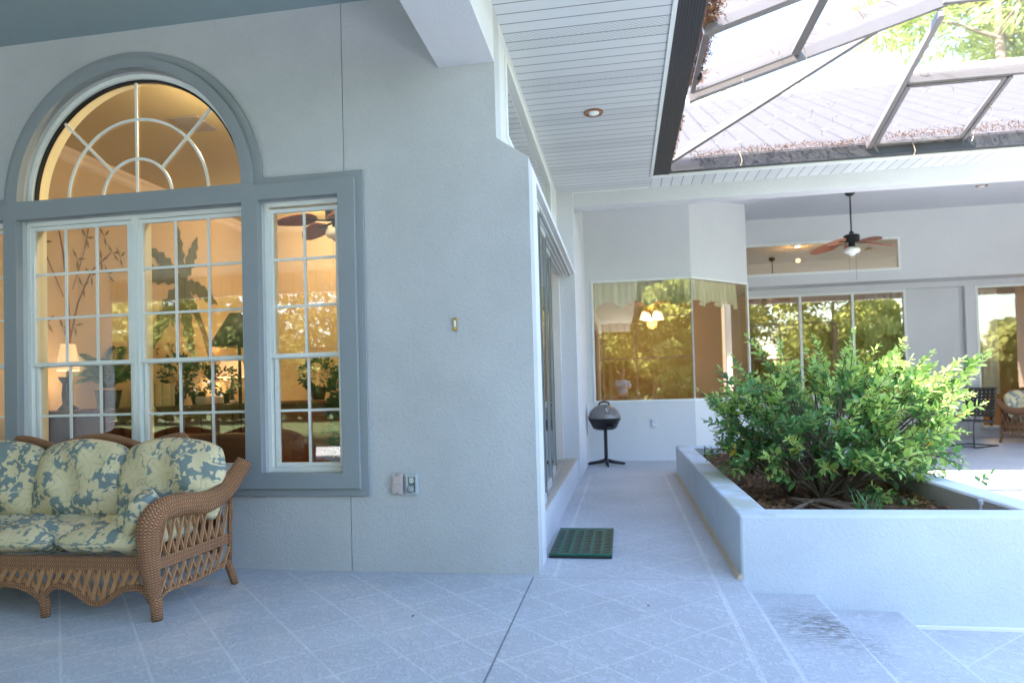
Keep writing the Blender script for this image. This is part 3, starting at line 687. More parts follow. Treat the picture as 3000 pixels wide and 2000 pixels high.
def ivy(x, y, z, r, label, n=260, grp='ivy plants on the sideboard'):
    t_ = thing('ivy_plant', label, 'plant', (x, y, z), grp)
    mb = MB(); mb.lathe([(.07, 0), (.10, .14), (.105, .15), (.09, .15)], (x, y, z)); mb.build('pot', M['pot'], t_, smooth=True, auto=40)
    mb = MB(); leafcloud(mb, n, lambda: ball((x, y, z + .15 + r[2] * .8), r), .06, .024); mb.build('foliage', M['leaf_ivy'], t_)
    return t_
ivy(-5.65, 7.75, 1.17, (.2, .22, .28), 'bushy ivy plant beside the striped box')
ivy(-5.7, 8.25, 1.17, (.2, .24, .26), 'wide ivy plant behind the pale basket')
ivy(-5.65, 8.75, 1.17, (.22, .2, .22), 'trailing ivy plant in front of the far lit lamp', 180)
pp = thing('potted_palm', 'small potted palm on the near end of the sideboard', 'plant', (-5.62, 6.55, 1.17))
mb = MB(); mb.lathe([(.10, 0), (.13, .18), (.14, .20), (.12, .20)], (-5.62, 6.55, 1.17)); mb.build('pot', M['pot'], pp, smooth=True, auto=40)
mb = MB()
for k in range(20):
    a = k * 2.4; el = rnd(.5, 1.3); L = rnd(.45, .65); pts = []
    for i in range(9):
        f = i / 8; pts.append(V((-5.62 + cos(a) * L * f * cos(el) * .75, 6.55 + sin(a) * L * f * cos(el) * .95, 1.40 + L * 1.25 * f * sin(el) - .30 * f * f)))
    for i in range(8):
        for q_ in range(3):
            p_ = pts[i].lerp(pts[i + 1], q_ / 3); d = (pts[i + 1] - pts[i]).normalized(); sd = d.cross(V((0, 0, 1))).normalized()
            for sg in (-1, 1):
                dd = (sd * sg + d * .8 - V((0, 0, .35))).normalized(); l = .15 * sin(pi * (i + 1) / 9.5) + .02
                mb.add([p_, p_ + dd * l * .5 + V((0, 0, .008)), p_ + dd * l, p_ + dd * l * .5 - d * .012], [(0, 1, 2, 3)])
    mb.tube(pts, .004, 4)
mb.build('foliage', M['leaf_house'], pp)
mb = MB(); mb.box(-5.8, -5.5, 7.15, 7.5, 1.171, 1.45)
t = NT('striped_paper'); c_ = t.ramp(t.math('FRACT', t.math('MULTIPLY', t.n('SeparateXYZ', i_0=t.world()).outputs[1], 6)), [(0, (.42, .42, .25)), (.45, (.55, .5, .3)), (.55, (.25, .35, .30)), (1, (.5, .45, .25))])
tag(mb.build('gift_box', t.out(t.pbr(c_, .6)), None, bevel=.006), 'pale striped box standing between the plants on the sideboard', 'box')
mb = MB(); mb.box(-5.58, -5.42, 8.0, 8.42, 1.171, 1.28); tag(mb.build('basket', simple('white_basket', (.5, .48, .45), .8, var=.4, scale=40), None, bevel=.02), 'low pale woven basket in front of the wide ivy plant', 'basket')
mb = MB(); mb.lathe([(.06, 0), (.05, .02), (.015, .06), (.022, .16), (.012, .26), (.045, .31), (.05, .33)], (-5.5, 5.83, 1.171)); tag(mb.build('candlestick', M['black'], None, smooth=True), 'dark turned candlestick at the near end of the sideboard', 'candlestick')
# plants seen in the right front window
iv = thing('ivy_topiary', 'tall dark ivy topiary behind the narrow right front window', 'plant', (-2.25, 5.25, 0))
mb = MB(); mb.lathe([(.12, 0), (.16, .3), (.17, .34), (.14, .34)], (-2.25, 5.25, 0)); mb.build('pot', M['pot'], iv, smooth=True, auto=40)
mb = MB(); leafcloud(mb, 900, lambda: ball((-2.2, 5.25, .95), (.22, .22, .68)), .06, .026); mb.build('foliage', M['leaf_ivy'], iv)
ch = thing('wooden_cabinet', 'brown wooden cabinet seen low through the narrow right front window', 'cabinet', (-3.2, 7.4, 0))
mb = MB(); mb.box(-4.1, -2.9, 7.2, 7.65, .05, 1.16); mb.build('body', simple('red_brown_wood', (.16, .06, .025), .4, bump=.1), ch, bevel=.01)
mb = MB(); mb.box(-4.15, -2.85, 7.15, 7.68, 1.16, 1.20); mb.build('top', simple('red_brown_wood_top', (.2, .08, .04), .4), ch, bevel=.008)
ivy(-3.55, 7.4, 1.2, (.24, .2, .2), 'leafy houseplant on the brown wooden cabinet', 200, None)
ds = thing('indoor_chair', 'brown leather armchair behind the wicker sofa window', 'armchair', (-4.0, 5.6, 0))
mb = MB(); mb.box(-4.45, -3.1, 5.55, 6.2, .1, .45); mb.build('seat', M['dwood'], ds, bevel=.05)
mb = MB(); mb.prism([(-4.45, .45), (-3.1, .45), (-3.1, .86), (-3.4, .93), (-4.1, .93), (-4.45, .86)], [], 'y', 5.5, 5.66); mb.build('backrest', simple('brown_leather', (.07, .04, .026), .4), ds, bevel=.04)
vt = MB().box(-4.35, -4.05, 5.9, 6.25, 4.02, 4.036).build('ceiling_vent', simple('vent_metal', (.3, .27, .24), .5)); tag(vt, 'grey air vent in the tan ceiling behind the arched window', 'vent')

# bay room furnishings
lf_ = thing('chandelier', 'lit four shade chandelier fan in the bay room', 'chandelier', (.62, 13.5, 3.2))
mb = MB(); mb.lathe([(.06, 3.2), (.06, 3.12), (.012, 3.1), (.012, 2.98), (.10, 2.97), (.12, 2.88), (.05, 2.82), (.03, 2.76)], (.62, 13.5, 0)); mb.build('motor', M['brass'], lf_, smooth=True, auto=40)
for k in range(5):
    a = k * 2 * pi / 5 + .2; mb = MB(); mb.bar((.62 + .1 * cos(a), 13.5 + .1 * sin(a), 2.9), (.62 + .75 * cos(a), 13.5 + .75 * sin(a), 2.9), .13, .008); mb.build('blade', simple('brown_blade', (.22, .10, .05), .5), lf_)
for k in range(4):
    a = k * pi / 2 + .5; cx, cy_ = .62 + .17 * cos(a), 13.5 + .17 * sin(a)
    mb = MB(); mb.tube([(.62, 13.5, 2.8), (.62 + .1 * cos(a), 13.5 + .1 * sin(a), 2.84), (cx, cy_, 2.75)], .008, 6); ar = mb.build('lamp_arm', M['brass'], lf_)
    mb = MB(); mb.lathe([(.03, .10), (.06, .05), (.085, -.04), (.09, -.06)], (cx, cy_, 2.64)); mb.build('lamp_shade', emit('lit_glass_shade', (1, .82, .55), .5, (.8, .75, .6)), lf_, smooth=True)
child_light('bulb_light', (.62, 13.5, 2.5), 6.5, lf_, (1, .7, .4), .1)
dt = thing('dining_table', 'dark dining table in the bay room', 'table', (.9, 13.6, 0))
mb = MB(); mb.lathe([(.55, .72), (.56, .735), (.55, .75)], (.9, 13.6, 0)); mb.build('tabletop', M['dwood'], dt, smooth=True, auto=30)
mb = MB(); mb.lathe([(.25, 0), (.06, .08), (.05, .72)], (.9, 13.6, 0)); mb.build('pedestal', M['dwood'], dt, smooth=True)
table_lamp(8.35, 17.3, .75, .62, .2, True, 'lit orange lamp behind the rear right window', None, e=60)
st_ = thing('side_table', 'small wooden table under the lamp in the rear room', 'table', (8.35, 17.3, 0))
mb = MB(); mb.box(8.0, 8.7, 17.0, 17.6, .71, .749); mb.build('tabletop', M['dwood'], st_, bevel=.01)
for x in (8.05, 8.65):
    for y in (17.05, 17.55): MB().box(x - .025, x + .025, y - .025, y + .025, 0, .71).build('leg', M['dwood'], st_)

# ------------------------------------------------------------------ wall fixtures
def plate(x, z, w, h, y, mat): return MB().box(x - w / 2, x + w / 2, y - .022, y, z - h / 2, z + h / 2)
a = thing('switch_cover', 'pinkish closed weatherproof cover left of the socket', 'switch cover', (-1.576, Y1, .615))
plate(-1.576, .615, .083, .142, Y1, 0).build('cover', simple('pinkish_plastic', (.52, .44, .43), .5), a, bevel=.006)
mb = MB(); mb.box(-1.605, -1.547, Y1 - .030, Y1 - .0215, .618, .672); mb.box(-1.605, -1.547, Y1 - .030, Y1 - .0215, .558, .612); mb.build('flap', simple('pinkish_plastic_flap', (.50, .42, .41), .5), a, bevel=.004)
mb = MB()
for z in (.679, .551): mb.lathe([(.004, -.004), (.004, .004)], (-1.576, Y1 - .023, z), 8)
mb.build('screw', M['black'], a)
a = thing('wall_socket', 'open grey wall socket with a plug beside the pinkish cover', 'socket', (-1.470, Y1, .614))
MB().prism(rect(-1.511, -1.429, .545, .686), [rect(-1.497, -1.443, .56, .665)], 'y', Y1 - .03, Y1).build('cover', simple('grey_clear_plastic', (.42, .47, .50), .3), a, bevel=.003)
MB().box(-1.497, -1.443, Y1 - .008, Y1 - .001, .56, .665).build('back_plate', simple('dark_grey_plate', (.22, .25, .27), .5), a)
rc = MB().lathe([(.02, 0), (.02, .012), (.017, .014)], (-1.470, Y1, .614), 16).build('receptacle', M['white'], a)
rc.rotation_euler = (pi / 2, 0, 0); rc.location = (0, -.009, .028)
mb = MB(); mb.box(-1.4805, -1.4765, Y1 - .0245, Y1 - .022, .637, .648); mb.box(-1.4635, -1.4595, Y1 - .0245, Y1 - .022, .637, .648); mb.build('slot', M['black'], a)
MB().box(-1.489, -1.452, Y1 - .055, Y1 - .01, .567, .606).build('plug', simple('grey_plug', (.30, .32, .34), .4), a, bevel=.006)
a = thing('wall_socket', 'white wall socket under the bay window near the grill', 'socket', (.514, YB, .635))
plate(.514, .635, .085, .13, YB, 0).build('cover', simple('pale_plate', (.5, .54, .6), .4), a, bevel=.005)
mb = MB(); mb.box(.49, .538, YB - .028, YB - .0215, .645, .685); mb.box(.49, .538, YB - .028, YB - .0215, .585, .625); mb.build('receptacle', simple('socket_face', (.6, .62, .66), .4), a, bevel=.004)
a = thing('door_chime', 'small brass plate on the stucco wall above the socket', 'plaque', (-1.133, Y1, 1.719))
MB().box(-1.147, -1.119, Y1 - .010, Y1, 1.672, 1.766).build('plate', M['brass'], a, bevel=.003)
MB().box(-1.141, -1.126, Y1 - .018, Y1 - .0095, 1.70, 1.745).build('insert', simple('white_insert', (.7, .7, .66), .4), a, bevel=.002)
mb = MB()
for z in (1.68, 1.758): mb.box(-1.136, -1.130, Y1 - .012, Y1 - .0095, z - .003, z + .003)
mb.build('screw', M['black'], a)

# ------------------------------------------------------------------ screen enclosure over the atrium
cage = thing('screen_enclosure', 'dark bronze screened roof frame over the planter court', 'screen enclosure', (.465, 8.5, 3.93))
mb = MB()
mb.box(.465, .668, -5, 8.56, 3.915, 3.99)
for k in range(9): mb.box(.475 + k * .022, .482 + k * .022, -5, 8.5, 3.909, 3.9155)
mb.build('gutter', M['bronze'], cage, bevel=.004)
mb = MB(); mb.box(.668, 13, 8.50, 8.56, 3.925, 4.075); mb.box(.668, 13, 8.485, 8.50, 3.925, 3.945); mb.box(.668, 13, 8.56, 8.75, 4.03, 4.075); mb.build('gutter', M['bronze'], cage, bevel=.004)
zl = lambda X: 4.05 + .29 * (X - .67)
zf_ = lambda Y: 4.05 + .29 * (8.5 - Y)
def beam(p, q, w, h, mat='bronze_light', name='rafter'): return MB().bar(p, q, w, h).build(name, M[mat], cage, bevel=.004)
beam((.70, 6.62, zl(.70) + .06), (3.03, 6.62, zl(3.03) + .06), .05, .25, name='purlin')
beam((.70, 5.42, zl(.70) + .07), (3.03, 5.42, zl(3.03) + .07), .05, .20, name='purlin')
beam((.70, 4.2, zl(.70) + .07), (3.03, 4.2, zl(3.03) + .07), .05, .20, name='purlin')
beam((.66, 8.40, 4.03), (2.55, 6.63, zl(2.55) - .0), .055, .075)
beam((2.99, 8.50, 4.045), (2.99, 6.60, zf_(6.60) + .0), .05, .075)
beam((2.99, 7.47, zf_(7.47) + .03), (13, 7.47, zf_(7.47) + .03), .05, .10, name='purlin')
beam((3.0, 6.6, zl(3.0) + .06), (13, 6.6, zl(3.0) + .06), .05, .22, name='purlin')
# vent panel frames (left slope and far slope)
def quadframe(p, w, h, name, mat='bronze_light'):
    mb = MB(); c = sum((V(q_) for q_ in p), V()) / 4
    for i in range(4): mb.bar(p[i], p[(i + 1) % 4], w, h)
    return mb.build(name, M[mat], cage, bevel=.003)
vp = quadframe([(.75, 6.55, zl(.75)), (1.68, 6.55, zl(1.68)), (1.68, 5.50, zl(1.68)), (.75, 5.50, zl(.75))], .045, .035, 'vent_panel')
mb = MB(); mb.box(.76, .80, 6.2, 6.26, zl(.75) - .03, zl(.75) + .02); mb.build('latch', M['black'], vp, bevel=.006)
vp = quadframe([(3.06, 8.46, zf_(8.46)), (3.98, 8.46, zf_(8.46)), (3.98, 7.52, zf_(7.52)), (3.06, 7.52, zf_(7.52))], .05, .035, 'vent_panel')
mb = MB(); mb.box(3.46, 3.60, 8.40, 8.45, zf_(8.45) - .035, zf_(8.45) + .01); mb.build('latch', M['bronze_light'], vp, bevel=.008)
beam((1.72, 6.6, zl(1.72) + .02), (1.72, 5.45, zl(1.72) + .02), .05, .07)
beam((4.02, 8.48, zf_(8.48)), (4.02, 7.5, zf_(7.5)), .04, .06)
t = NT('screen_mesh'); tr = t.n('BsdfTransparent'); df = t.n('BsdfDiffuse', i_Color=(.43, .395, .385)); mx = t.n('MixShader', i_0=.19); t.set(mx.inputs[1], tr); t.set(mx.inputs[2], df); M['mesh'] = t.out(mx)
mb = MB(); mb.add([(.67, 8.5, zl(.67) + .04), (3.0, 6.6, zl(3.0) + .04), (3.0, -1.6, zl(3.0) + .04), (.67, -1.6, zl(.67) + .04)], [(0, 1, 2, 3)])
mb.add([(.67, 8.5, 4.09), (13, 8.5, 4.09), (13, 6.6, zf_(6.6) + .04), (3.0, 6.6, zf_(6.6) + .04)], [(0, 1, 2, 3)]); mb.build('screen', M['mesh'], cage)
# free standing screen wall by the pool (mirrored in the rear windows)
pc = thing('pool_screen_wall', 'bronze framed screen wall between pool deck and lawn', 'screen wall', (2, -9, -.28))
for x in (-9, -6.4, -3.6, -.85, .72, 3.4, 6.2, 9, 12): MB().box(x - .04, x + .04, -9.05, -8.95, -.28, 4.6).build('post', M['bronze'], pc)
for z in (.75, 2.6, 4.6): MB().box(-9, 12, -9.03, -8.97, z - .04, z + .04).build('rail', M['bronze'], pc)

# pine straw caught on the screen edges
mb = MB()
def straw(n, fn, L=.06, w=.004):
    for _ in range(n):
        p_ = V(fn()); a = rnd(0, 6.28); d = V((cos(a), sin(a) * .7, rnd(-.35, .55))); d.normalize(); s_ = d.cross(V((0, 0, 1))).normalized() * w; l = L * rnd(.5, 1.5); k = V((rnd(-.01, .01), rnd(-.01, .01), rnd(-.015, .015)))
        mb.add([p_ - s_, p_ + s_, p_ + d * l * .5 + s_ + k, p_ + d * l * .5 - s_ + k, p_ + d * l + s_ * .5, p_ + d * l - s_ * .5], [(0, 1, 2, 3), (3, 2, 4, 5)])
straw(2600, lambda: (lambda x: (x, rnd(8.30, 8.5), rnd(4.075, 4.105 + (.055 if x > 3 else .0) + .012 * sin(x * 9))))(rnd(.9, 6)), .03, .0035)
straw(2600, lambda: (lambda x, y: (x, y, zl(x) + .015 + rnd(0, .05)))(rnd(.70, .80 + .10 * random.random() ** 3), rnd(5.0, 6.5)), .032, .004)
straw(500, lambda: (rnd(.66, .71), rnd(6.9, 8.4), rnd(4.0, 4.06)), .03, .004)
straw(130, lambda: (lambda y: (rnd(1, 5), y, zf_(y) + .05))(rnd(7.0, 8.4)), .10, .0025)
straw(90, lambda: (lambda x: (x, rnd(4.5, 6.6), zl(x) + .05))(rnd(.8, 2.5)), .10, .0025)
o = mb.build('pine_straw', M['straw']); struct(o, 'stuff')
mb = MB()
for c in ((1.75, 6.50, zl(1.75) - .02), (1.20, 6.60, zl(1.2) - .02), (4.0, 8.30, zf_(8.3) - .03), (3.45, 8.46, zf_(8.46) - .05), (1.5, 8.48, 4.06), (4.0, 7.9, zf_(7.9) - .03)):
    mb.tube([(c[0], c[1], c[2] + .05), (c[0] + .02, c[1], c[2]), (c[0] + .035, c[1] - .01, c[2] - .07), (c[0] + .015, c[1] - .01, c[2] - .13)], .0045, 5)
o = mb.build('dangling_straw', simple('dry_straw', (.55, .42, .28), .7)); struct(o, 'stuff')

# ------------------------------------------------------------------ planter with shrub
pl = thing('planter_box', 'long pale stucco planter box holding the leafy shrub', 'planter', (1.71, 7.1, 0))
mb = MB(); mb.prism([(.72, 4.5), (2.70, 4.5), (2.70, 9.7), (.72, 9.7)], [[(.93, 4.72), (2.49, 4.72), (2.49, 9.48), (.93, 9.48)]], 'z', -.4, .408)
o = mb.build('wall', M['planter'], pl, bevel=.018)
mb = MB(); mb.prism([(.9301, 4.7201), (2.4899, 4.7201), (2.4899, 9.4799), (.9301, 9.4799)], [[(.936, 4.726), (2.484, 4.726), (2.484, 9.474), (.936, 9.474)]], 'z', .1, .385); mb.build('shaded_inner_face', simple('grey_speckled_inner_shade', (.30, .29, .27), .9, var=.25, scale=40, bump=.6, bscale=70), pl)  # added sheet: dark base paints the inner wall's shade, speckle is its own
mb = MB(); mb.box(2.70, 13, 4.5, 4.7, -.4, -.001); mb.build('kerb', M['planter'], pl)
mb = MB(); mb.bar((.712, 4.47, .012), (.712, 9.62, .012), .024, .022); mb.bar((.694, 4.47, .006), (.694, 9.62, .006), .014, .01)
mb.build('base_strip', simple('beige_strip', (.56, .47, .37), .6, var=.12), pl)
mb = MB(); mb.box(1.70, 13, 4.462, 4.497, -.279, -.262); mb.build('drain_strip', simple('drain_plastic', (.74, .74, .70), .5), pl)
t = NT('soil'); p = t.world(); c = t.mix(t.noise(p, 22, 5, .7), (.05, .034, .022), (.20, .135, .085)); c = t.mix(t.math('MULTIPLY', t.ramp(t.noise(p, 2.2, 3), [(.5, 0), (.62, 1)]), .75), c, (.17, .15, .03))
soilm = t.out(t.pbr(c, .95, t.bump(t.noise(p, 30, 5, .7), 1, .06)))
mb = MB(); nx, ny = 26, 60; vs = []
for j in range(ny + 1):
    for i in range(nx + 1):
        x, y = .92 + 1.58 * i / nx, 4.71 + 4.78 * j / ny; vs.append((x, y, .20 + .05 * sin(x * 3 + y) + .10 * max(0, (y - 7.6) / 2) * (1 - i / nx) + rnd(-.015, .015)))
mb.add(vs, [(j * (nx + 1) + i, j * (nx + 1) + i + 1, (j + 1) * (nx + 1) + i + 1, (j + 1) * (nx + 1) + i) for j in range(ny) for i in range(nx)])
struct(mb.build('soil', soilm, smooth=True))
mb = MB()
for _ in range(4200):
    x, y = rnd(.95, 2.47), rnd(4.74, 9.4); z = .215 + .05 * sin(x * 3 + y) + .10 * max(0, (y - 7.6) / 2) * (1 - (x - .92) / 1.58)
    a = rnd(0, 6.28); L = rnd(.03, .07); d = V((cos(a), sin(a), rnd(-.2, .4))); s_ = V((-sin(a), cos(a), rnd(-.4, .4))) * L * .3
    c = V((x, y, z + rnd(0, .02))); mb.add([c, c + d * L * .5 + s_, c + d * L, c + d * L * .5 - s_], [(0, 1, 2, 3)])
struct(mb.build('leaf_litter', M['litter']), 'stuff')
mb = MB()
for k in range(3): mb.tube([(rnd(1.2, 1.9), rnd(5.4, 6.2), .22), (rnd(1.4, 2.0), rnd(5.6, 6.4), .25), (rnd(1.6, 2.3), rnd(5.5, 6.3), .22)], [.02, .016, .01], 6)
struct(mb.build('dead_twigs', M['stem']), 'stuff')

shrub = thing('shrub', 'large bushy glossy green shrub spilling out of the planter', 'shrub', (1.75, 6.6, .2))
OLD, NEW, STEM, DRY = MB(), MB(), MB(), MB()
def leaf(mb, c, d, L, w):
    d = d.normalized(); s_ = d.cross(V((rnd(-.7, .7), rnd(-.7, .7), 1))).normalized(); nn = s_.cross(d).normalized()
    if nn.z < 0: nn = -nn
    b1, b2 = c + d * L * .35 + nn * L * .05, c + d * L * .7 + nn * L * .04
    mb.add([c, b1 + s_ * w, b1 - nn * w * .35, b1 - s_ * w, b2 + s_ * w * .8, b2 - nn * w * .3, b2 - s_ * w * .8, c + d * L - nn * L * .06],
           [(0, 1, 2), (0, 2, 3), (1, 4, 5, 2), (2, 5, 6, 3), (4, 7, 5), (5, 7, 6)])
def shoot(p0, p1, young, step=.030, L=.080, r=.004):
    p0, p1 = V(p0), V(p1); n = max(4, int((p1 - p0).length / step)); bend = V((rnd(-.03, .03), rnd(-.03, .03), rnd(-.02, .05)))
    pts = [p0.lerp(p1, i / n) + bend * sin(pi * i / n) for i in range(n + 1)]
    STEM.tube(pts[::2] + [pts[-1]], [r] * (len(pts[::2])) + [r * .4], 4, False)
    ph = rnd(0, 3.14)
    for i in range(1, n + 1):
        d = (pts[i] - pts[i - 1]).normalized(); a = d.cross(V((0, 0, 1))).normalized(); b = a.cross(d); tt = ph + (i % 2) * 1.5 + rnd(-.3, .3)
        f = i / n; mbx = NEW if (young > random.random() * 1.0 and f > .35) or young > 1.5 else OLD
        if random.random() < .012: mbx = DRY
        for sg in (0, pi):
            if random.random() < .12: continue
            q_ = a * cos(tt + sg) + b * sin(tt + sg); l = L * rnd(.55, 1.35) * (1 - .45 * max(0, f - .7) / .3)
            leaf(mbx, pts[i], q_ + d * .65 + V((0, 0, .15)), l, l * rnd(.22, .28))
    leaf(NEW if young > .2 else OLD, pts[-1], (pts[-1] - pts[-2]), L * .7, L * .15)
bases = [V((1.75 + rnd(-.22, .22), 6.6 + rnd(-.2, .2), .18)) for _ in range(9)]
MB().tube([(1.46, 8.1, .20), (1.42, 7.95, .45), (1.36, 7.6, .72), (1.38, 7.2, .95)], [.022, .018, .014, .008], 7).build('small_stem', M['stem'], shrub, smooth=True)
CC = V((1.92, 6.72, .94)); RAD3 = V((1.20, .95, .60))
targets = []
for k in range(185):
    while True:
        v = V((random.gauss(0, 1), random.gauss(0, 1), random.gauss(0, 1))).normalized()
        if v.z > -.8: break
    k_ = rnd(.55, 1.0) if k % 3 else rnd(.85, 1.06)
    tgt = CC + V((v.x * RAD3.x, v.y * RAD3.y, v.z * RAD3.z)) * k_
    if v.z < -.2: tgt.z = max(tgt.z, .36)
    tgt.z += .16 * max(0, (tgt.x - 2.0)) * .6
    targets.append((tgt, 1.0 if v.z > .15 or v.x > .3 else .3))
extra = [((1.15, 6.4, 1.68), 1), ((1.43, 6.4, 1.62), 1), ((1.75, 6.5, 1.66), 1), ((2.10, 6.5, 1.70), 1), ((2.02, 6.3, 1.68), 1), ((2.30, 6.5, 1.56), 1), ((2.52, 6.5, 1.60), 1), ((2.45, 6.3, 1.52), 1),
         ((2.75, 6.5, 1.36), 1), ((2.95, 6.4, 1.42), 1), ((3.1, 6.5, 1.3), 1), ((3.0, 6.4, 1.1), 1), ((2.7, 6.4, 1.48), 1), ((2.9, 6.3, .95), 1), ((2.9, 6.5, 1.30), 1), ((3.20, 6.5, 1.48), 1), ((3.22, 6.55, 1.44), 1), ((3.02, 6.5, 1.21), 1), ((3.15, 6.5, 1.02), 1), ((2.85, 6.5, .83), .6), ((2.78, 6.4, .66), .7), ((2.66, 6.2, .43), .4), ((2.3, 5.9, .27), .7), ((2.1, 5.85, .28), .7),
         ((.70, 6.3, 1.20), .6), ((.74, 6.3, .93), .1), ((.84, 6.2, .74), .1), ((.9, 6.4, 1.4), .8), ((1.0, 6.3, 1.5), .8), ((.95, 6.2, .55), .1), ((1.25, 6.0, .42), .3), ((1.6, 5.8, .55), 1.0), ((1.9, 5.75, .65), 1.0), ((1.35, 5.85, .78), 1.0)]
for ti, (tgt, yg) in enumerate(targets + [(V(a_), b_) for a_, b_ in extra]):
    ex = ti >= len(targets)
    bs = min(bases, key=lambda b_: (b_ - tgt).length + rnd(0, .8)); ctr = bs.lerp(tgt, .55) + V((rnd(-.08, .08), rnd(-.08, .08), .08))
    st0 = bs.lerp(ctr, .9)
    L_ = rnd(.30, .46) if not ex else rnd(.5, .62); dirv = (tgt - ctr).normalized(); p0 = tgt - dirv * min(L_, (tgt - ctr).length)
    shoot(p0, tgt, yg if yg > .8 else yg * .6)
    if ex or random.random() < .32: STEM.tube([bs, bs.lerp(ctr, .5) + V((0, 0, .03)), ctr, p0], [.014, .010, .007, .004], 5, False)
    for k in range(2 if not ex else 1):
        sp_ = p0.lerp(tgt, rnd(.0, .5)); off = (dirv + V((rnd(-1, 1), rnd(-1, 1), rnd(-.4, .7))) * .9).normalized() * (rnd(.14, .26) if not ex else rnd(.08, .14))
        shoot(sp_, sp_ + off, yg * .7 if yg > .5 else .12, L=.072)
for k in range(56):   # low skirt at the front
    a = rnd(pi * .95, pi * 2.1); c = V((1.85 + cos(a) * rnd(.45, .95), 6.5 + sin(a) * rnd(.35, .8), rnd(.46, .66))); shoot(c, c + V((cos(a) * rnd(.1, .25), sin(a) * rnd(.1, .25), rnd(-.12, .12))), .35 if k % 3 else 1.0, L=.085)
for k in range(45):   # inner dark fill
    v = V([max(-.75, min(.75, random.gauss(0, .42))) for _ in range(3)]); c = CC + V((v.x * RAD3.x, v.y * RAD3.y, v.z * RAD3.z)) - V((0, 0, .12)); c.z = max(c.z, .38)
    shoot(c, c + V((rnd(-.2, .2), rnd(-.2, .2), rnd(0, .25))), 0)
for b_ in bases: STEM.tube([b_, b_ + V((rnd(-.1, .1), rnd(-.1, .1), .3)), CC + V((rnd(-.5, .5), rnd(-.4, .4), -.1))], [.03, .022, .01], 7)
STEM.build('branches', M['stem'], shrub, smooth=True); DRY.build('yellowing_leaves', leaf_mat('shrub_leaf_yellow', (.45, .30, .04), (.60, .42, .06), .4, .4), shrub, smooth=True); OLD.build('foliage', M['leaf_old'], shrub, smooth=True); NEW.build('young_foliage', M['leaf_new'], shrub, smooth=True)
# grass tuft in planter
mb = MB()
for k in range(26):
    x, y = 1.80 + rnd(-.06, .12), 5.45 + rnd(-.08, .08); a = rnd(0, 6.28); L = rnd(.22, .42); o1 = V((cos(a), sin(a), 0))
    p_ = [V((x, y, .2)) + o1 * (L * .5 * f * f) + V((0, 0, L * (f - .35 * f * f))) for f in (0, .35, .7, 1)]; s_ = V((-o1.y, o1.x, 0)) * .004
    mb.add([p_[0] - s_, p_[0] + s_, p_[1] - s_, p_[1] + s_, p_[2] - s_ * .8, p_[2] + s_ * .8, p_[3]], [(0, 1, 3, 2), (2, 3, 5, 4), (4, 5, 6)])
tag(mb.build('grass_tuft', M['leaf_old']), 'tuft of long green grass at the front foot of the shrub', 'grass tuft')
mb = MB(); mb.tube([(2.28, 4.80, .2), (2.28, 4.80, .43)], .008, 8); mb.lathe([(.0, 0), (.016, .004), (.018, .03), (.008, .04)], (2.28, 4.80, .42), 12); tag(mb.build('sprinkler', simple('grey_plastic', (.25, .27, .3), .5), None, smooth=True, auto=40), 'small grey sprinkler head inside the planter front corner', 'sprinkler')
mb = MB(); mb.tube([(1.02, 8.85, .2), (1.02, 8.85, .47)], .007, 6); tag(mb.build('garden_stake', M['black']), 'thin dark stake in the planter near its far corner', 'stake')

mb = MB()
for x, y in ((-.12, 6.3), (.60, 5.6), (.66, 7.4), (.48, 3.5), (.70, 8.6), (-.2, 9.0), (.95, 4.2), (1.3, 3.9), (.35, 6.9), (-1.2, 3.6), (.1, 3.9), (2.3, 4.0)):
    z = .004 if x < .73 else -.089 if x < 1.18 else -.183 if x < 1.66 else -.276
    a = rnd(0, 6.28); L = rnd(.012, .026); d = V((cos(a), sin(a), .2)); s_ = V((-sin(a), cos(a), .3)) * L * .35; c = V((x, y, z)); mb.add([c, c + d * L * .5 + s_, c + d * L, c + d * L * .5 - s_], [(0, 1, 2, 3)])
struct(mb.build('leaf_bits', M['litter']), 'stuff')
# ------------------------------------------------------------------ doormat
dm = thing('doormat', 'dark green woven rubber doormat at the corridor door', 'doormat', (-.35, 5.4, 0))
gm = simple('green_rubber', (.009, .105, .065), .5, var=.2, scale=30)
MB().box(-.575, -.11, 4.94, 5.87, .003, .018).build('backing', M['black'], dm, bevel=.004)
MB().box(-.574, -.111, 4.941, 5.869, .0185, .034).build('mat_body', gm, dm, bevel=.004)
mb = MB(); nx, ny = 6, 10; cw_, cl = .465 / nx, .93 / ny
for i in range(nx):
    for j in range(ny):
        x, y = -.575 + cw_ * i, 4.94 + cl * j; e = .007
        hh = .040
        if i % 2: y += cl * .35
        if y + cl > 5.868: continue
        mb.box(x + cw_ * .12, x + cw_ * .88, y + cl * .06, y + cl * .32, .033, .0352)
        mb.box(x + cw_ * .18, x + cw_ * .36, y + cl * .30, y + cl * .52, .033, .0352)
        mb.box(x + cw_ * .18, x + cw_ * .80, y + cl * .50, y + cl * .74, .033, .0352)
        mb.box(x + cw_ * .62, x + cw_ * .80, y + cl * .70, y + cl * .92, .033, .0352)
mb.build('holes', M['black'], dm)

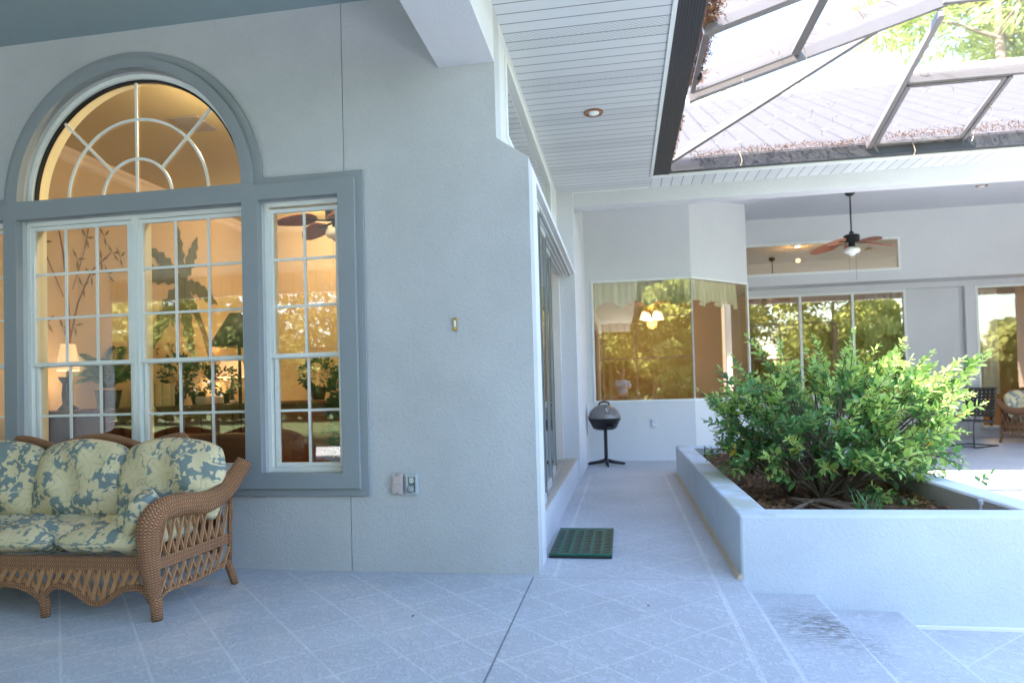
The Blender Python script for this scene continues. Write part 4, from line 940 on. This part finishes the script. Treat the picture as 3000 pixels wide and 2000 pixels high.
# ------------------------------------------------------------------ grill
GX, GY = -.30, 10.9
gr = thing('electric_grill', 'grey domed electric grill on a black pedestal in the corridor', 'grill', (GX, GY, 0))
gl_ = simple('grey_grill_paint', (.20, .185, .185), .35, .4)
mb = MB(); mb.lathe([(.255, .755), (.268, .765), (.26, .80), (.225, .875), (.165, .94), (.09, .975), (.0, .985)], (GX, GY, 0), 36); lid = mb.build('lid', gl_, gr, smooth=True, auto=50)
mb = MB(); mb.tube([(GX - .085, GY - .02, .965), (GX - .07, GY - .02, 1.01), (GX, GY - .02, 1.03), (GX + .07, GY - .02, 1.01), (GX + .085, GY - .02, .965)], .014, 8); mb.build('handle', M['black'], lid, smooth=True)
mb = MB(); ctr = V((GX + .06, GY - .213, .905)); pts = []
for k in range(10):
    a = .6 + k * .52; pts.append(ctr + V((.024 * cos(a), -.004 - .35 * .024 * 0, .026 * sin(a))) + V((0, .6 * .026 * sin(a), 0)))
mb.tube(pts, .005, 5); mb.build('emblem', simple('white_emblem', (.8, .8, .8), .4), lid)
mb = MB()
for k in range(8): mb.box(GX + .005 + k * .014, GX + .015 + k * .014, GY - .249, GY - .235, .842, .852)
mb.build('lettering', simple('dark_blue_print', (.03, .04, .09), .4), lid)
mb = MB(); mb.lathe([(.13, .575), (.19, .60), (.235, .70), (.262, .742), (.262, .754)], (GX, GY, 0), 36); bowl = mb.build('bowl', M['black'], gr, smooth=True, auto=50)
mb = MB(); mb.box(GX + .03, GX + .16, GY - .25, GY - .18, .59, .64); mb.build('control_box', M['black'], bowl, bevel=.01)
mb = MB(); mb.tube([(GX + .01, GY, .05), (GX + .01, GY, .60)], .029, 14); mb.build('pole', M['black'], gr, smooth=True, auto=50)
for a in (.15, 1.65, 3.0, -1.45):
    mb = MB(); mb.tube([(GX + .01 + .02 * cos(a), GY + .02 * sin(a), .075), (GX + .01 + .13 * cos(a), GY + .13 * sin(a), .05), (GX + .01 + .30 * cos(a), GY + .30 * sin(a), .022)], [.034, .028, .02], 8); mb.build('foot', M['black'], gr, smooth=True)

# ------------------------------------------------------------------ ceiling fans
def make_fan(x, y, zt_, label, grp):
    t_ = thing('ceiling_fan', label, 'ceiling fan', (x, y, zt_), grp)
    z = zt_
    mb = MB(); mb.lathe([(.085, 0.03), (.085, -.015), (.07, -.05), (.04, -.075), (.02, -.08)], (x, y, z)); mb.build('canopy', M['black'], t_, smooth=True, auto=40)
    mb = MB(); mb.tube([(x, y, z - .07), (x, y, z - .72)], .013, 8); mb.build('rod', M['black'], t_)
    mb = MB(); mb.lathe([(.03, -.68), (.04, -.72), (.10, -.735), (.125, -.75), (.125, -.85), (.10, -.86), (.05, -.88), (.055, -.93), (.03, -.95)], (x, y, z)); mb.build('motor', M['black'], t_, smooth=True, auto=35)
    mb = MB(); mb.lathe([(.06, -.945), (.115, -.97), (.128, -1.01), (.11, -1.045), (.06, -1.06), (.045, -1.085), (.0, -1.10)], (x, y, z)); mb.build('globe', simple('opal_glass', (.85, .85, .80), .3), t_, smooth=True)
    for k, a in enumerate((.08, 1.34, 2.6, 3.85, 5.1)):
        d = V((cos(a), sin(a), 0)); s_ = V((-sin(a), cos(a), .42)).normalized(); b0 = V((x, y, z - .875))
        n = 12; vs = []; fs = []
        prof = [.25, .62, .85, .98, 1.0, .97, .96, .88, .86, .72, .66, .40, .06]
        for i in range(n + 1):
            f = i / n; c = b0 + d * (.22 + .45 * f) + V((0, 0, -.05 * f - .03 * f * f)); w = .105 * prof[i]
            for th in (.006, -.006): vs += [c + s_ * w + V((0, 0, th)), c + V((0, 0, th + .012)), c - s_ * w + V((0, 0, th))]
        for i in range(n):
            o_ = i * 6; q_ = o_ + 6
            for j in (0, 1): fs += [(o_ + j, o_ + j + 1, q_ + j + 1, q_ + j), (o_ + 3 + j, q_ + 3 + j, q_ + 4 + j, o_ + 4 + j)]
            fs += [(o_, q_, q_ + 3, o_ + 3), (o_ + 2, o_ + 5, q_ + 5, q_ + 2)]
        mb = MB(); mb.add(vs, fs); bl = mb.build('blade', M['blade'], t_, smooth=True, auto=40)
        mb = MB(); mb.bar(b0 + d * .08, b0 + d * .34 + V((0, 0, -.015)), .03, .012); mb.build('bracket', M['black'], bl)
    mb = MB(); mb.tube([(x - .05, y, z - .93), (x - .05, y, z - 1.35)], .0025, 4); mb.tube([(x + .06, y, z - .93), (x + .06, y, z - 1.5)], .0025, 4); mb.build('pull_chain', M['black'], t_)
    return t_
M['blade'] = simple('rust_leaf_blade', (.34, .12, .06), .5, var=.25, scale=14, bump=.2)
fan = make_fan(3.9, 12.0, 4.46, 'black ceiling fan with rust leaf blades in the rear porch', 'leaf blade ceiling fans')
c = copy_tree(fan); c.location = (-3.05, 6.9, 4.036); c['label'] = 'ceiling fan seen inside through the narrow right front window'

# ------------------------------------------------------------------ wicker sofas
def bez(pts, n=6):
    P = [V(p) for p in pts]; out = []
    for i in range(len(P) - 1):
        a, b, c_, d = P[max(i - 1, 0)], P[i], P[i + 1], P[min(i + 2, len(P) - 1)]
        for k in range(n):
            t_ = k / n; out.append(.5 * ((2 * b) + (c_ - a) * t_ + (2 * a - 5 * b + 4 * c_ - d) * t_ * t_ + (3 * b - a - 3 * c_ + d) * t_ ** 3))
    out.append(P[-1]); return out
def cushion(c, sx, sy, sz, tilt=0, uvo=(0, 0), face='y', crown=0, seed=0, rotz=0):
    """rounded pillow centred at c; sx,sy,sz full sizes; thin axis = face"""
    mb = MB(); N = 14; random.seed(100 + seed); ph = [rnd(0, 6) for _ in range(6)]
    idx = {}; vs = []; fs = []; uvs = []
    def vert(i, j, k):
        if (i, j, k) in idx: return idx[(i, j, k)]
        u, v, w = 2 * i / N - 1, 2 * j / N - 1, 2 * k / 4 - 1
        th = (1 - abs(u) ** 5 * .80) * (1 - abs(v) ** 5 * .80) if 1 else 1
        cu = math.copysign(abs(u), u) * (1 - .10 * (v * v) * abs(u) ** 3); cv = v * (1 - .10 * (u * u) * abs(v) ** 3)
        ww = w * th; wr = .018 * sin(5 * u + ph[0]) * sin(4 * v + ph[1]) + .012 * sin(9 * u + 3 * v + ph[2]) + .008 * sin(14 * v - 4 * u + ph[4])
        if face == 'y':
            q_ = V((cu * sx / 2, ww * sy / 2 - wr * abs(th), cv * sz / 2 + (crown * (1 - u * u) if v > 0 else 0) * max(0, v)))
        else: q_ = V((cu * sx / 2, cv * sy / 2, ww * sz / 2 + wr * abs(th)))
        idx[(i, j, k)] = len(vs); vs.append((q_, u, v, w)); return idx[(i, j, k)]
    def quad(a): fs.append(a)
    for i in range(N):
        for j in range(N):
            for k in (0, 4):
                quad([vert(i, j, k), vert(i + 1, j, k), vert(i + 1, j + 1, k), vert(i, j + 1, k)])
    for i in range(N):
        for k in range(4):
            for j in (0, N): quad([vert(i, j, k), vert(i + 1, j, k), vert(i + 1, j, k + 1), vert(i, j, k + 1)])
    for j in range(N):
        for k in range(4):
            for i in (0, N): quad([vert(i, j, k), vert(i, j + 1, k), vert(i, j + 1, k + 1), vert(i, j, k + 1)])
    a, b = (sx, sz) if face == 'y' else (sx, sy); d_ = sy if face == 'y' else sz
    for f in fs: uvs.append([(vs[x][1] * a / 2 + uvo[0], vs[x][2] * b / 2 + (vs[x][3] * d_ / 2 if abs(vs[x][2]) > .999 else 0) + uvo[1]) for x in f])
    Rm = Matrix.Rotation(rotz, 3, 'Z') @ Matrix.Rotation(tilt, 3, 'X')
    mb.add([Rm @ q_[0] + V(c) for q_ in vs], fs, uvs); random.seed(seed + 55); return mb
def make_sofa(o, label):
    t_ = thing('wicker_sofa', label, 'sofa', o, 'brown wicker sofas with floral cushions'); ox, oy, oz = o
    P = lambda x, y, z: (ox + x, oy + y, oz + z)
    W2 = .96; D = .70
    for sg in (-1, 1):
        mb = MB()
        path = bez([P(sg * .955, 0, .10), P(sg * .945, -.005, .25), P(sg * .93, -.01, .42), P(sg * .93, .01, .54), P(sg * .94, .09, .605), P(sg * .97, .24, .615), P(sg * 1.01, .40, .60), P(sg * 1.04, .54, .64), P(sg * 1.075, .64, .74), P(sg * 1.11, .69, .83)], 5)
        rs = [.034 + .036 * min(1, i / 14) - .022 * max(0, (i - 30) / 16) for i in range(len(path))]
        mb.tube(path, rs, 16); arm = mb.build('arm', M['wicker'], t_, smooth=True)
        mb = MB(); x_s = lambda y: sg * (.955 + .03 * y)
        top = lambda y: .55 - .0 * y + (.0 if y < .3 else 0)
        for rlo, rhi, (za, zb__) in (((.12), (.28), (.13, .27)), (.30, .56, (.345, .56))):
            for i in range(9):
                y0 = .03 + i * .074
                for dy in (.075, -.075):
                    y1 = y0 + dy
                    if not (.0 <= y1 <= .70): continue
                    mb.bar(P(x_s(y0) + sg * .006 * (1 if dy > 0 else -1), y0, za), P(x_s(y1) + sg * .006 * (1 if dy > 0 else -1), y1, zb__ + (.03 if zb__ > .5 else 0)), .008, .020, up=(1, 0, 0))
        mb.build('lattice', M['slat'], arm)
        mb = MB(); mb.bar(P(sg * .957, .03, .31), P(sg * .975, .69, .31), .016, .065, up=(0, 0, 1)); mb.build('rail', M['wicker'], arm)
        mb = MB(); mb.tube(bez([P(sg * .955, .02, .09), P(sg * .96, .10, .135), P(sg * .965, .3, .13), P(sg * .97, .5, .135), P(sg * .975, .66, .16), P(sg * .975, .70, .15)], 5), .014, 8)
        mb.tube([P(sg * .98, .70, .1), P(sg * .985, .70, .35), P(sg * 1.0, .69, .6)], .016, 8); mb.build('edge_rail', M['wicker'], arm, smooth=True)
    # front
    mb = MB(); mb.bar(P(-.92, -.005, .318), P(.92, -.005, .318), .03, .075); mb.build('front_rail', M['wicker'], t_)
    mb = MB()
    xs = [-.955, -.23, .23, .955]
    def low(x):
        for a, b in zip(xs, xs[1:]):
            if a <= x <= b:
                f = (x - a) / (b - a); L = b - a
                if L > .6: return .095 + .10 * (sin(pi * min(1, f * 4)) if f < .125 else (1 if f < .2 else .5 + .5 * cos((f - .2) / .3 * pi) if f < .5 else .5 + .5 * cos((.8 - f) / .3 * pi) if f < .8 else 1 if f < .875 else sin(pi * min(1, (1 - f) * 4)))) * (.95)
                return .095 + .10 * sin(pi * f) ** .6
        return .1
    n = 90; mb.tube([P(-.955 + 1.91 * i / n, -.005, low(-.955 + 1.91 * i / n)) for i in range(n + 1)], .013, 8); mb.tube([P(-.955 + 1.91 * i / n, -.012, low(-.955 + 1.91 * i / n) - .018) for i in range(n + 1)], .010, 8)
    mb.build('scalloped_edge', M['wicker'], t_, smooth=True)
    mb = MB(); k = -.93
    while k < .93:
        for dx_ in (.055, -.055):
            x1 = k + dx_
            if abs(x1) < .94: mb.bar(P(k, -.005 + (.006 if dx_ > 0 else -.006), .285), P(x1, -.005 + (.006 if dx_ > 0 else -.006), low(x1)), .026, .006, up=(0, 1, 0))
        k += .062
    mb.build('front_lattice', M['slat'], t_)
    for x in xs:
        mb = MB(); sp = .015 if x > 0 else -.015
        mb.tube([P(x, 0, .13), P(x + sp, -.005, .10), P(x + sp * 1.6, -.008, .0)], [.036, .034, .030] if abs(x) > .5 else [.03, .028, .026], 10); mb.build('leg', M['wicker'], t_, smooth=True)
    for sg in (-1, 1):
        mb = MB(); mb.tube([P(sg * .975, .68, .16), P(sg * .99, .70, .08), P(sg * 1.01, .715, 0)], [.026, .025, .024], 10); mb.build('leg', M['wicker'], t_, smooth=True)
    # back: hump rim and woven panel
    def hump(x): return .925 + .075 * abs(sin((x + 1.02) / .68 * pi)) - (.55 * max(0, abs(x) - .66) / .26)
    n = 60; pts = [P(-.92 + 1.84 * i / n, .70 + .0, hump(-.92 + 1.84 * i / n)) for i in range(n + 1)]
    mb = MB(); mb.tube(pts, .028, 10); mb.build('back_rim', M['wicker'], t_, smooth=True)
    mb = MB(); vs = []
    for i in range(n + 1): x = -.91 + 1.82 * i / n; vs += [P(x, .70, .2), P(x, .70, hump(x)), P(x, .715, .2), P(x, .715, hump(x))]
    mb.add(vs, [(4 * i, 4 * i + 4, 4 * i + 5, 4 * i + 1) for i in range(n)] + [(4 * i + 2, 4 * i + 3, 4 * i + 7, 4 * i + 6) for i in range(n)], [[(.03 * i, .2), (.03 * i + .03, .2), (.03 * i + .03, .9), (.03 * i, .9)] for i in range(n)] + [[(.03 * i, .2), (.03 * i, .9), (.03 * i + .03, .9), (.03 * i + .03, .2)] for i in range(n)])
    mb.build('back_panel', M['wicker'], t_)
    for i, x in enumerate((-.585, 0, .585)):
        cushion(P(x, .27, .43), .60, .62, .17, 0, (i * 1.7, .3), 'z', 0, i).build('seat_cushion', M['floral'], t_, smooth=True)
        cushion(P(x + (.08 if x > 0 else -.08 if x < 0 else 0), .545, .70), .72 if x == 0 else .76, .20, .50, -.20, (i * 1.3 + .4, 1.1 + i * .37), 'y', .05, 10 + i).build('back_cushion', M['floral'], t_, smooth=True)
    return t_
sofa = make_sofa((-3.62, 3.43, 0), 'brown wicker sofa under the arched window with teal floral cushions')
pm = cushion((-2.93, 3.62, .585), .42, .13, .30, -.55, (2.3, 5.2), 'y', 0, 31, -.75).build('throw_pillow', M['floral'], None, smooth=True)
tag(pm, 'small floral throw pillow leaning in the sofa corner by the arm', 'pillow')
s2 = copy_tree(sofa); s2.location = (8.37, 14.07, 0); s2.rotation_euler.z = RAD(30); s2['label'] = 'brown wicker sofa by the rear right window with floral cushions'

# ------------------------------------------------------------------ strap chairs
def make_chair(o, rz, label):
    t_ = thing('strap_chair', label, 'chair', (0, 0, 0), 'black strap patio chairs')
    for sg in (-1, 1):
        x = sg * .27
        mb = MB(); mb.tube(bez([(x, .36, .012), (x, -.30, .012), (x, -.37, .02), (x, -.385, .06), (x, -.38, .40), (x, -.34, .47), (x, -.25, .475), (x, .20, .44), (x, .245, .47), (x, .27, .55), (x, .33, .98), (x, .355, 1.04), (x, .385, 1.06)], 4), .013, 8); mb.build('side_frame', M['strapmetal'], t_, smooth=True)
        mb = MB(); mb.tube(bez([(x, -.36, .45), (x * 1.12, -.35, .62), (x * 1.14, -.28, .66), (x * 1.14, .15, .65), (x, .29, .66)], 4), .012, 8); mb.build('arm', M['strapmetal'], t_, smooth=True)
    mb = MB()
    for q_ in ((.36, .012), (-.37, .03), (.245, .47), (.385, 1.06)): MB().tube([(-.27, q_[0], q_[1]), (.27, q_[0], q_[1])], .012, 8).build('cross_bar', M['strapmetal'], t_, smooth=True)
    mb = MB()
    for k in range(8): f = k / 7; y = .27 + .09 * f; z = .56 + .46 * f; mb.bar((-.27, y - .006 * (k % 2), z), (.27, y - .006 * (k % 2), z), .006, .045, up=(0, .2, 1))
    for k in range(7): x = -.21 + k * .07; mb.bar((x, .262, .54), (x, .358, 1.05), .045, .004, up=(0, 1, -.2))
    mb.build('backrest', M['strap'], t_)
    mb = MB()
    for k in range(8): y = -.30 + k * .07; mb.bar((-.27, y, .473 - .035 * (y + .3)), (.27, y, .473 - .035 * (y + .3)), .045, .005)
    for k in range(7): x = -.21 + k * .07; mb.bar((x, -.35, .476), (x, .23, .453), .045, .004)
    mb.build('seat', M['strap'], t_)
    t_.location = o; t_.rotation_euler.z = rz; return t_
M['strapmetal'] = simple('dark_tube_metal', (.06, .055, .05), .4, .3); M['strap'] = simple('black_vinyl_strap', (.035, .033, .028), .5)
c1 = make_chair((6.28, 13.45, 0), -.95, 'black strap patio chair at the shrub edge facing the shrub')
c2 = copy_tree(c1); c2.location = (5.0, 12.3, 0); c2.rotation_euler.z = -1.35; c2['label'] = 'black strap patio chair mostly hidden behind the shrub'
pt = thing('patio_table', 'round patio table hidden behind the shrub', 'table', (4.3, 13.4, 0))
mb = MB(); mb.lathe([(.6, .70), (.61, .715), (.6, .73)], (4.3, 13.4, 0), 32); mb.build('tabletop', simple('grey_table_top', (.4, .37, .36), .4), pt, smooth=True, auto=30)
mb = MB(); mb.lathe([(.28, 0), (.28, .02), (.03, .05), (.03, .70)], (4.3, 13.4, 0)); mb.build('pedestal', M['strapmetal'], pt, smooth=True, auto=40)

# ------------------------------------------------------------------ trees
def make_tree(name, loc, h, cr, label, mat, grp, n=9000, leafL=.26, pine=False, seed=1, cat='tree'):
    random.seed(seed); t_ = thing(name, label, cat, (0, 0, 0), grp)
    tk, fo = MB(), MB(); lean = V((rnd(-.06, .06), rnd(-.06, .06), 1)) * h
    pts = [lean * f + V((rnd(-.1, .1), rnd(-.1, .1), 0)) * (f > 0) for f in (0, .25, .5, .75, 1)]
    tk.tube(pts, [h * .022, h * .018, h * .014, h * .009, h * .003], 8)
    cl = []
    for k in range(34):
        f = rnd(.28 if not pine else .42, 1.0); b = pts[0].lerp(pts[4], f); a = rnd(0, 6.28); L = cr * (1.15 - .75 * abs(f - .55)) * rnd(.5, 1.1); e = b + V((cos(a) * L, sin(a) * L, L * rnd(.0, .45)))
        tk.tube([b, b.lerp(e, .5) + V((0, 0, .1 * L)), e], [h * .005, h * .003, h * .001], 5, False); cl.append((e, L)); cl.append((b.lerp(e, .6), L))
    per = n // len(cl)
    for e, L in cl:
        r = cr * rnd(.22, .40)
        if pine: leafcloud(fo, per, lambda: ball(e, (r, r, r * .6)), leafL, leafL * .09)
        else: leafcloud(fo, per, lambda: ball(e, (r, r, r * .7)), leafL, leafL * .36)
    tk.build('trunk', M['bark'], t_, smooth=True); fo.build('crown', mat, t_)
    t_.location = loc; return t_
T1 = make_tree('broadleaf_tree', (-7.0, -18, -.42), 9, 3.3, 'broad green tree beyond the pool deck on the left', M['leaf_tree'], 'trees beyond the pool screen', seed=3)
T2 = make_tree('broadleaf_tree', (-.5, -21, -.42), 12, 3.8, 'tall green tree beyond the pool deck in the middle', M['leaf_tree'], 'trees beyond the pool screen', seed=4)
random.seed(5)
for k, (x, y, base, sc, lb) in enumerate([(4.5, -18, T1, 1.05, 'rounded green tree beyond the pool deck right of the middle'), (-12, -20, T2, .95, 'tall green tree at the far left of the lawn'), (9.5, -22, T2, 1.1, 'tallest green tree at the right of the lawn'), (14, -17, T1, 1.1, 'broad green tree at the far right of the lawn'), (-4, -27, T2, 1.2, 'tall tree standing deepest in the lawn on the left'), (6.5, -29, T1, 1.6, 'big spreading tree standing deepest in the lawn'), (-16, -15, T1, 1.0, 'broad green tree beside the porch on the left'), (1.8, -15.5, T1, .8, 'small green tree close behind the screen wall')]):
    c = copy_tree(base); c.location = (x, y, -.42); c.scale = (sc,) * 3; c.rotation_euler.z = k * 1.3; c['label'] = lb
mb = MB()
leafcloud(mb, 24000, lambda: (lambda x: ((x, rnd(-37, -32), -.4 + (6.5 + 2.2 * sin(x * .35) + 1.5 * sin(x * 1.1 + 2)) * random.random() ** .8), (rnd(-1, 1), rnd(.2, 1), rnd(0, 1))))(rnd(-48, 48)), .9, .4)
struct(mb.build('woods', M['leaf_tree']), 'stuff')
pine = make_tree('pine_tree', (13.6, 26, -.4), 18, 4.0, 'tall pale green pine tree behind the tiled roof', M['leaf_pine'], None, n=16000, leafL=.5, pine=True, seed=9)
p2 = copy_tree(pine); p2.location = (17.5, 33, -.4); p2.scale = (.85, .85, .9); p2.rotation_euler.z = 2; p2['label'] = 'smaller pine tree further behind the roof'

# ------------------------------------------------------------------ photographer (mirrored in the bay window)
def skinned(name, mat, parent, verts, edges, root=0, sub=2):
    me = bpy.data.meshes.new(name); o0 = worigin(parent); me.from_pydata([tuple(V(v[:3]) - o0) for v in verts], edges, []); me.materials.append(mat)
    o = bpy.data.objects.new(name, me); COL.objects.link(o); o.parent = parent
    o.modifiers.new('skin', 'SKIN'); s_ = o.modifiers.new('sub', 'SUBSURF'); s_.levels = sub; s_.render_levels = sub
    for i, v in enumerate(verts):
        r = v[3]; o.data.skin_vertices[0].data[i].radius = r if hasattr(r, '__len__') else (r, r)
    o.data.skin_vertices[0].data[root].use_root = True
    me.shade_smooth(); return o
skin = simple('skin', (.42, .24, .16), .5, var=.05)
px, py = .02, -.75
pe = thing('person', 'person in a light blue shirt and dark trousers, mirrored in the bay window', 'person', (px, py, 0))
Q = lambda x, y, z, r: (px + x, py + y, z, r)
bv = [Q(0, 0, .98, (.15, .11)), Q(0, 0, 1.15, (.155, .115)), Q(0, .02, 1.38, (.17, .12)), Q(0, .01, 1.50, (.10, .08)), Q(0, .02, 1.58, .055), Q(0, .04, 1.68, (.078, .09)), Q(0, .05, 1.78, (.075, .085)),
      Q(-.2, .0, 1.46, .055), Q(-.25, .08, 1.22, .045), Q(-.10, .30, 1.26, .035), Q(.2, .0, 1.46, .055), Q(.25, .08, 1.22, .045), Q(.10, .30, 1.26, .035),
      Q(-.10, 0, .88, .095), Q(-.11, .02, .5, .062), Q(-.11, 0, .10, .042), Q(.10, 0, .88, .095), Q(.11, .02, .5, .062), Q(.11, 0, .10, .042), Q(-.13, .16, .04, .04), Q(.13, .16, .04, .04)]
be = [(0, 1), (1, 2), (2, 3), (3, 4), (4, 5), (5, 6), (2, 7), (7, 8), (8, 9), (2, 10), (10, 11), (11, 12), (0, 13), (13, 14), (14, 15), (0, 16), (16, 17), (17, 18), (15, 19), (18, 20)]
for sg, w in ((-1, 9), (1, 12)):
    for k in range(4):
        i = len(bv); bv += [Q(sg * (.10 - .02 * k), .36, 1.28 - .012 * k, .011), Q(sg * (.085 - .02 * k), .40, 1.26 - .015 * k, .009)]; be += [(w, i), (i, i + 1)]
    i = len(bv); bv += [Q(sg * .06, .33, 1.30, .012), Q(sg * .045, .36, 1.31, .010)]; be += [(w, i), (i, i + 1)]
body = skinned('body', skin, pe, bv, be)
sv = [Q(0, 0, .92, (.175, .135)), Q(0, 0, 1.15, (.175, .135)), Q(0, .02, 1.38, (.19, .138)), Q(0, .01, 1.49, (.12, .1)), Q(-.2, .0, 1.465, .075), Q(-.24, .06, 1.27, .07), Q(.2, .0, 1.465, .075), Q(.24, .06, 1.27, .07)]
skinned('shirt', simple('light_blue_cotton', (.30, .48, .72), .8), pe, sv, [(0, 1), (1, 2), (2, 3), (2, 4), (4, 5), (2, 6), (6, 7)])
tv = [Q(0, 0, .96, (.165, .125)), Q(-.10, 0, .86, .11), Q(-.11, .02, .5, .08), Q(-.11, 0, .12, .065), Q(.10, 0, .86, .11), Q(.11, .02, .5, .08), Q(.11, 0, .12, .065)]
skinned('trousers', simple('dark_trousers', (.03, .03, .035), .8), pe, tv, [(0, 1), (1, 2), (2, 3), (0, 4), (4, 5), (5, 6)])
mb = MB(); mb.lathe([(.08, 1.72), (.092, 1.76), (.088, 1.82), (.06, 1.86), (0, 1.875)], (px, py + .025, 0), 16); mb.build('hair', simple('grey_hair', (.12, .10, .09), .8), pe, smooth=True)
for sg in (-1, 1):
    mb = MB(); mb.lathe([(0, -.011), (.011, 0), (0, .011)], (px + sg * .03, py + .128, 1.735), 8); mb.build('eye', M['black'], pe, smooth=True)
    mb = MB(); mb.lathe([(0, -.03), (.012, 0), (0, .03)], (px + sg * .085, py + .04, 1.72), 8); mb.build('ear', skin, pe, smooth=True)
mb = MB(); mb.tube([(px, py + .125, 1.75), (px, py + .150, 1.705), (px, py + .128, 1.695)], [.006, .013, .006], 6); mb.build('nose', skin, pe, smooth=True)
mb = MB(); mb.tube([(px - .025, py + .118, 1.66), (px, py + .126, 1.66), (px + .025, py + .118, 1.66)], [.003, .006, .003], 6); mb.build('mouth', simple('lips', (.35, .13, .10), .5), pe, smooth=True)
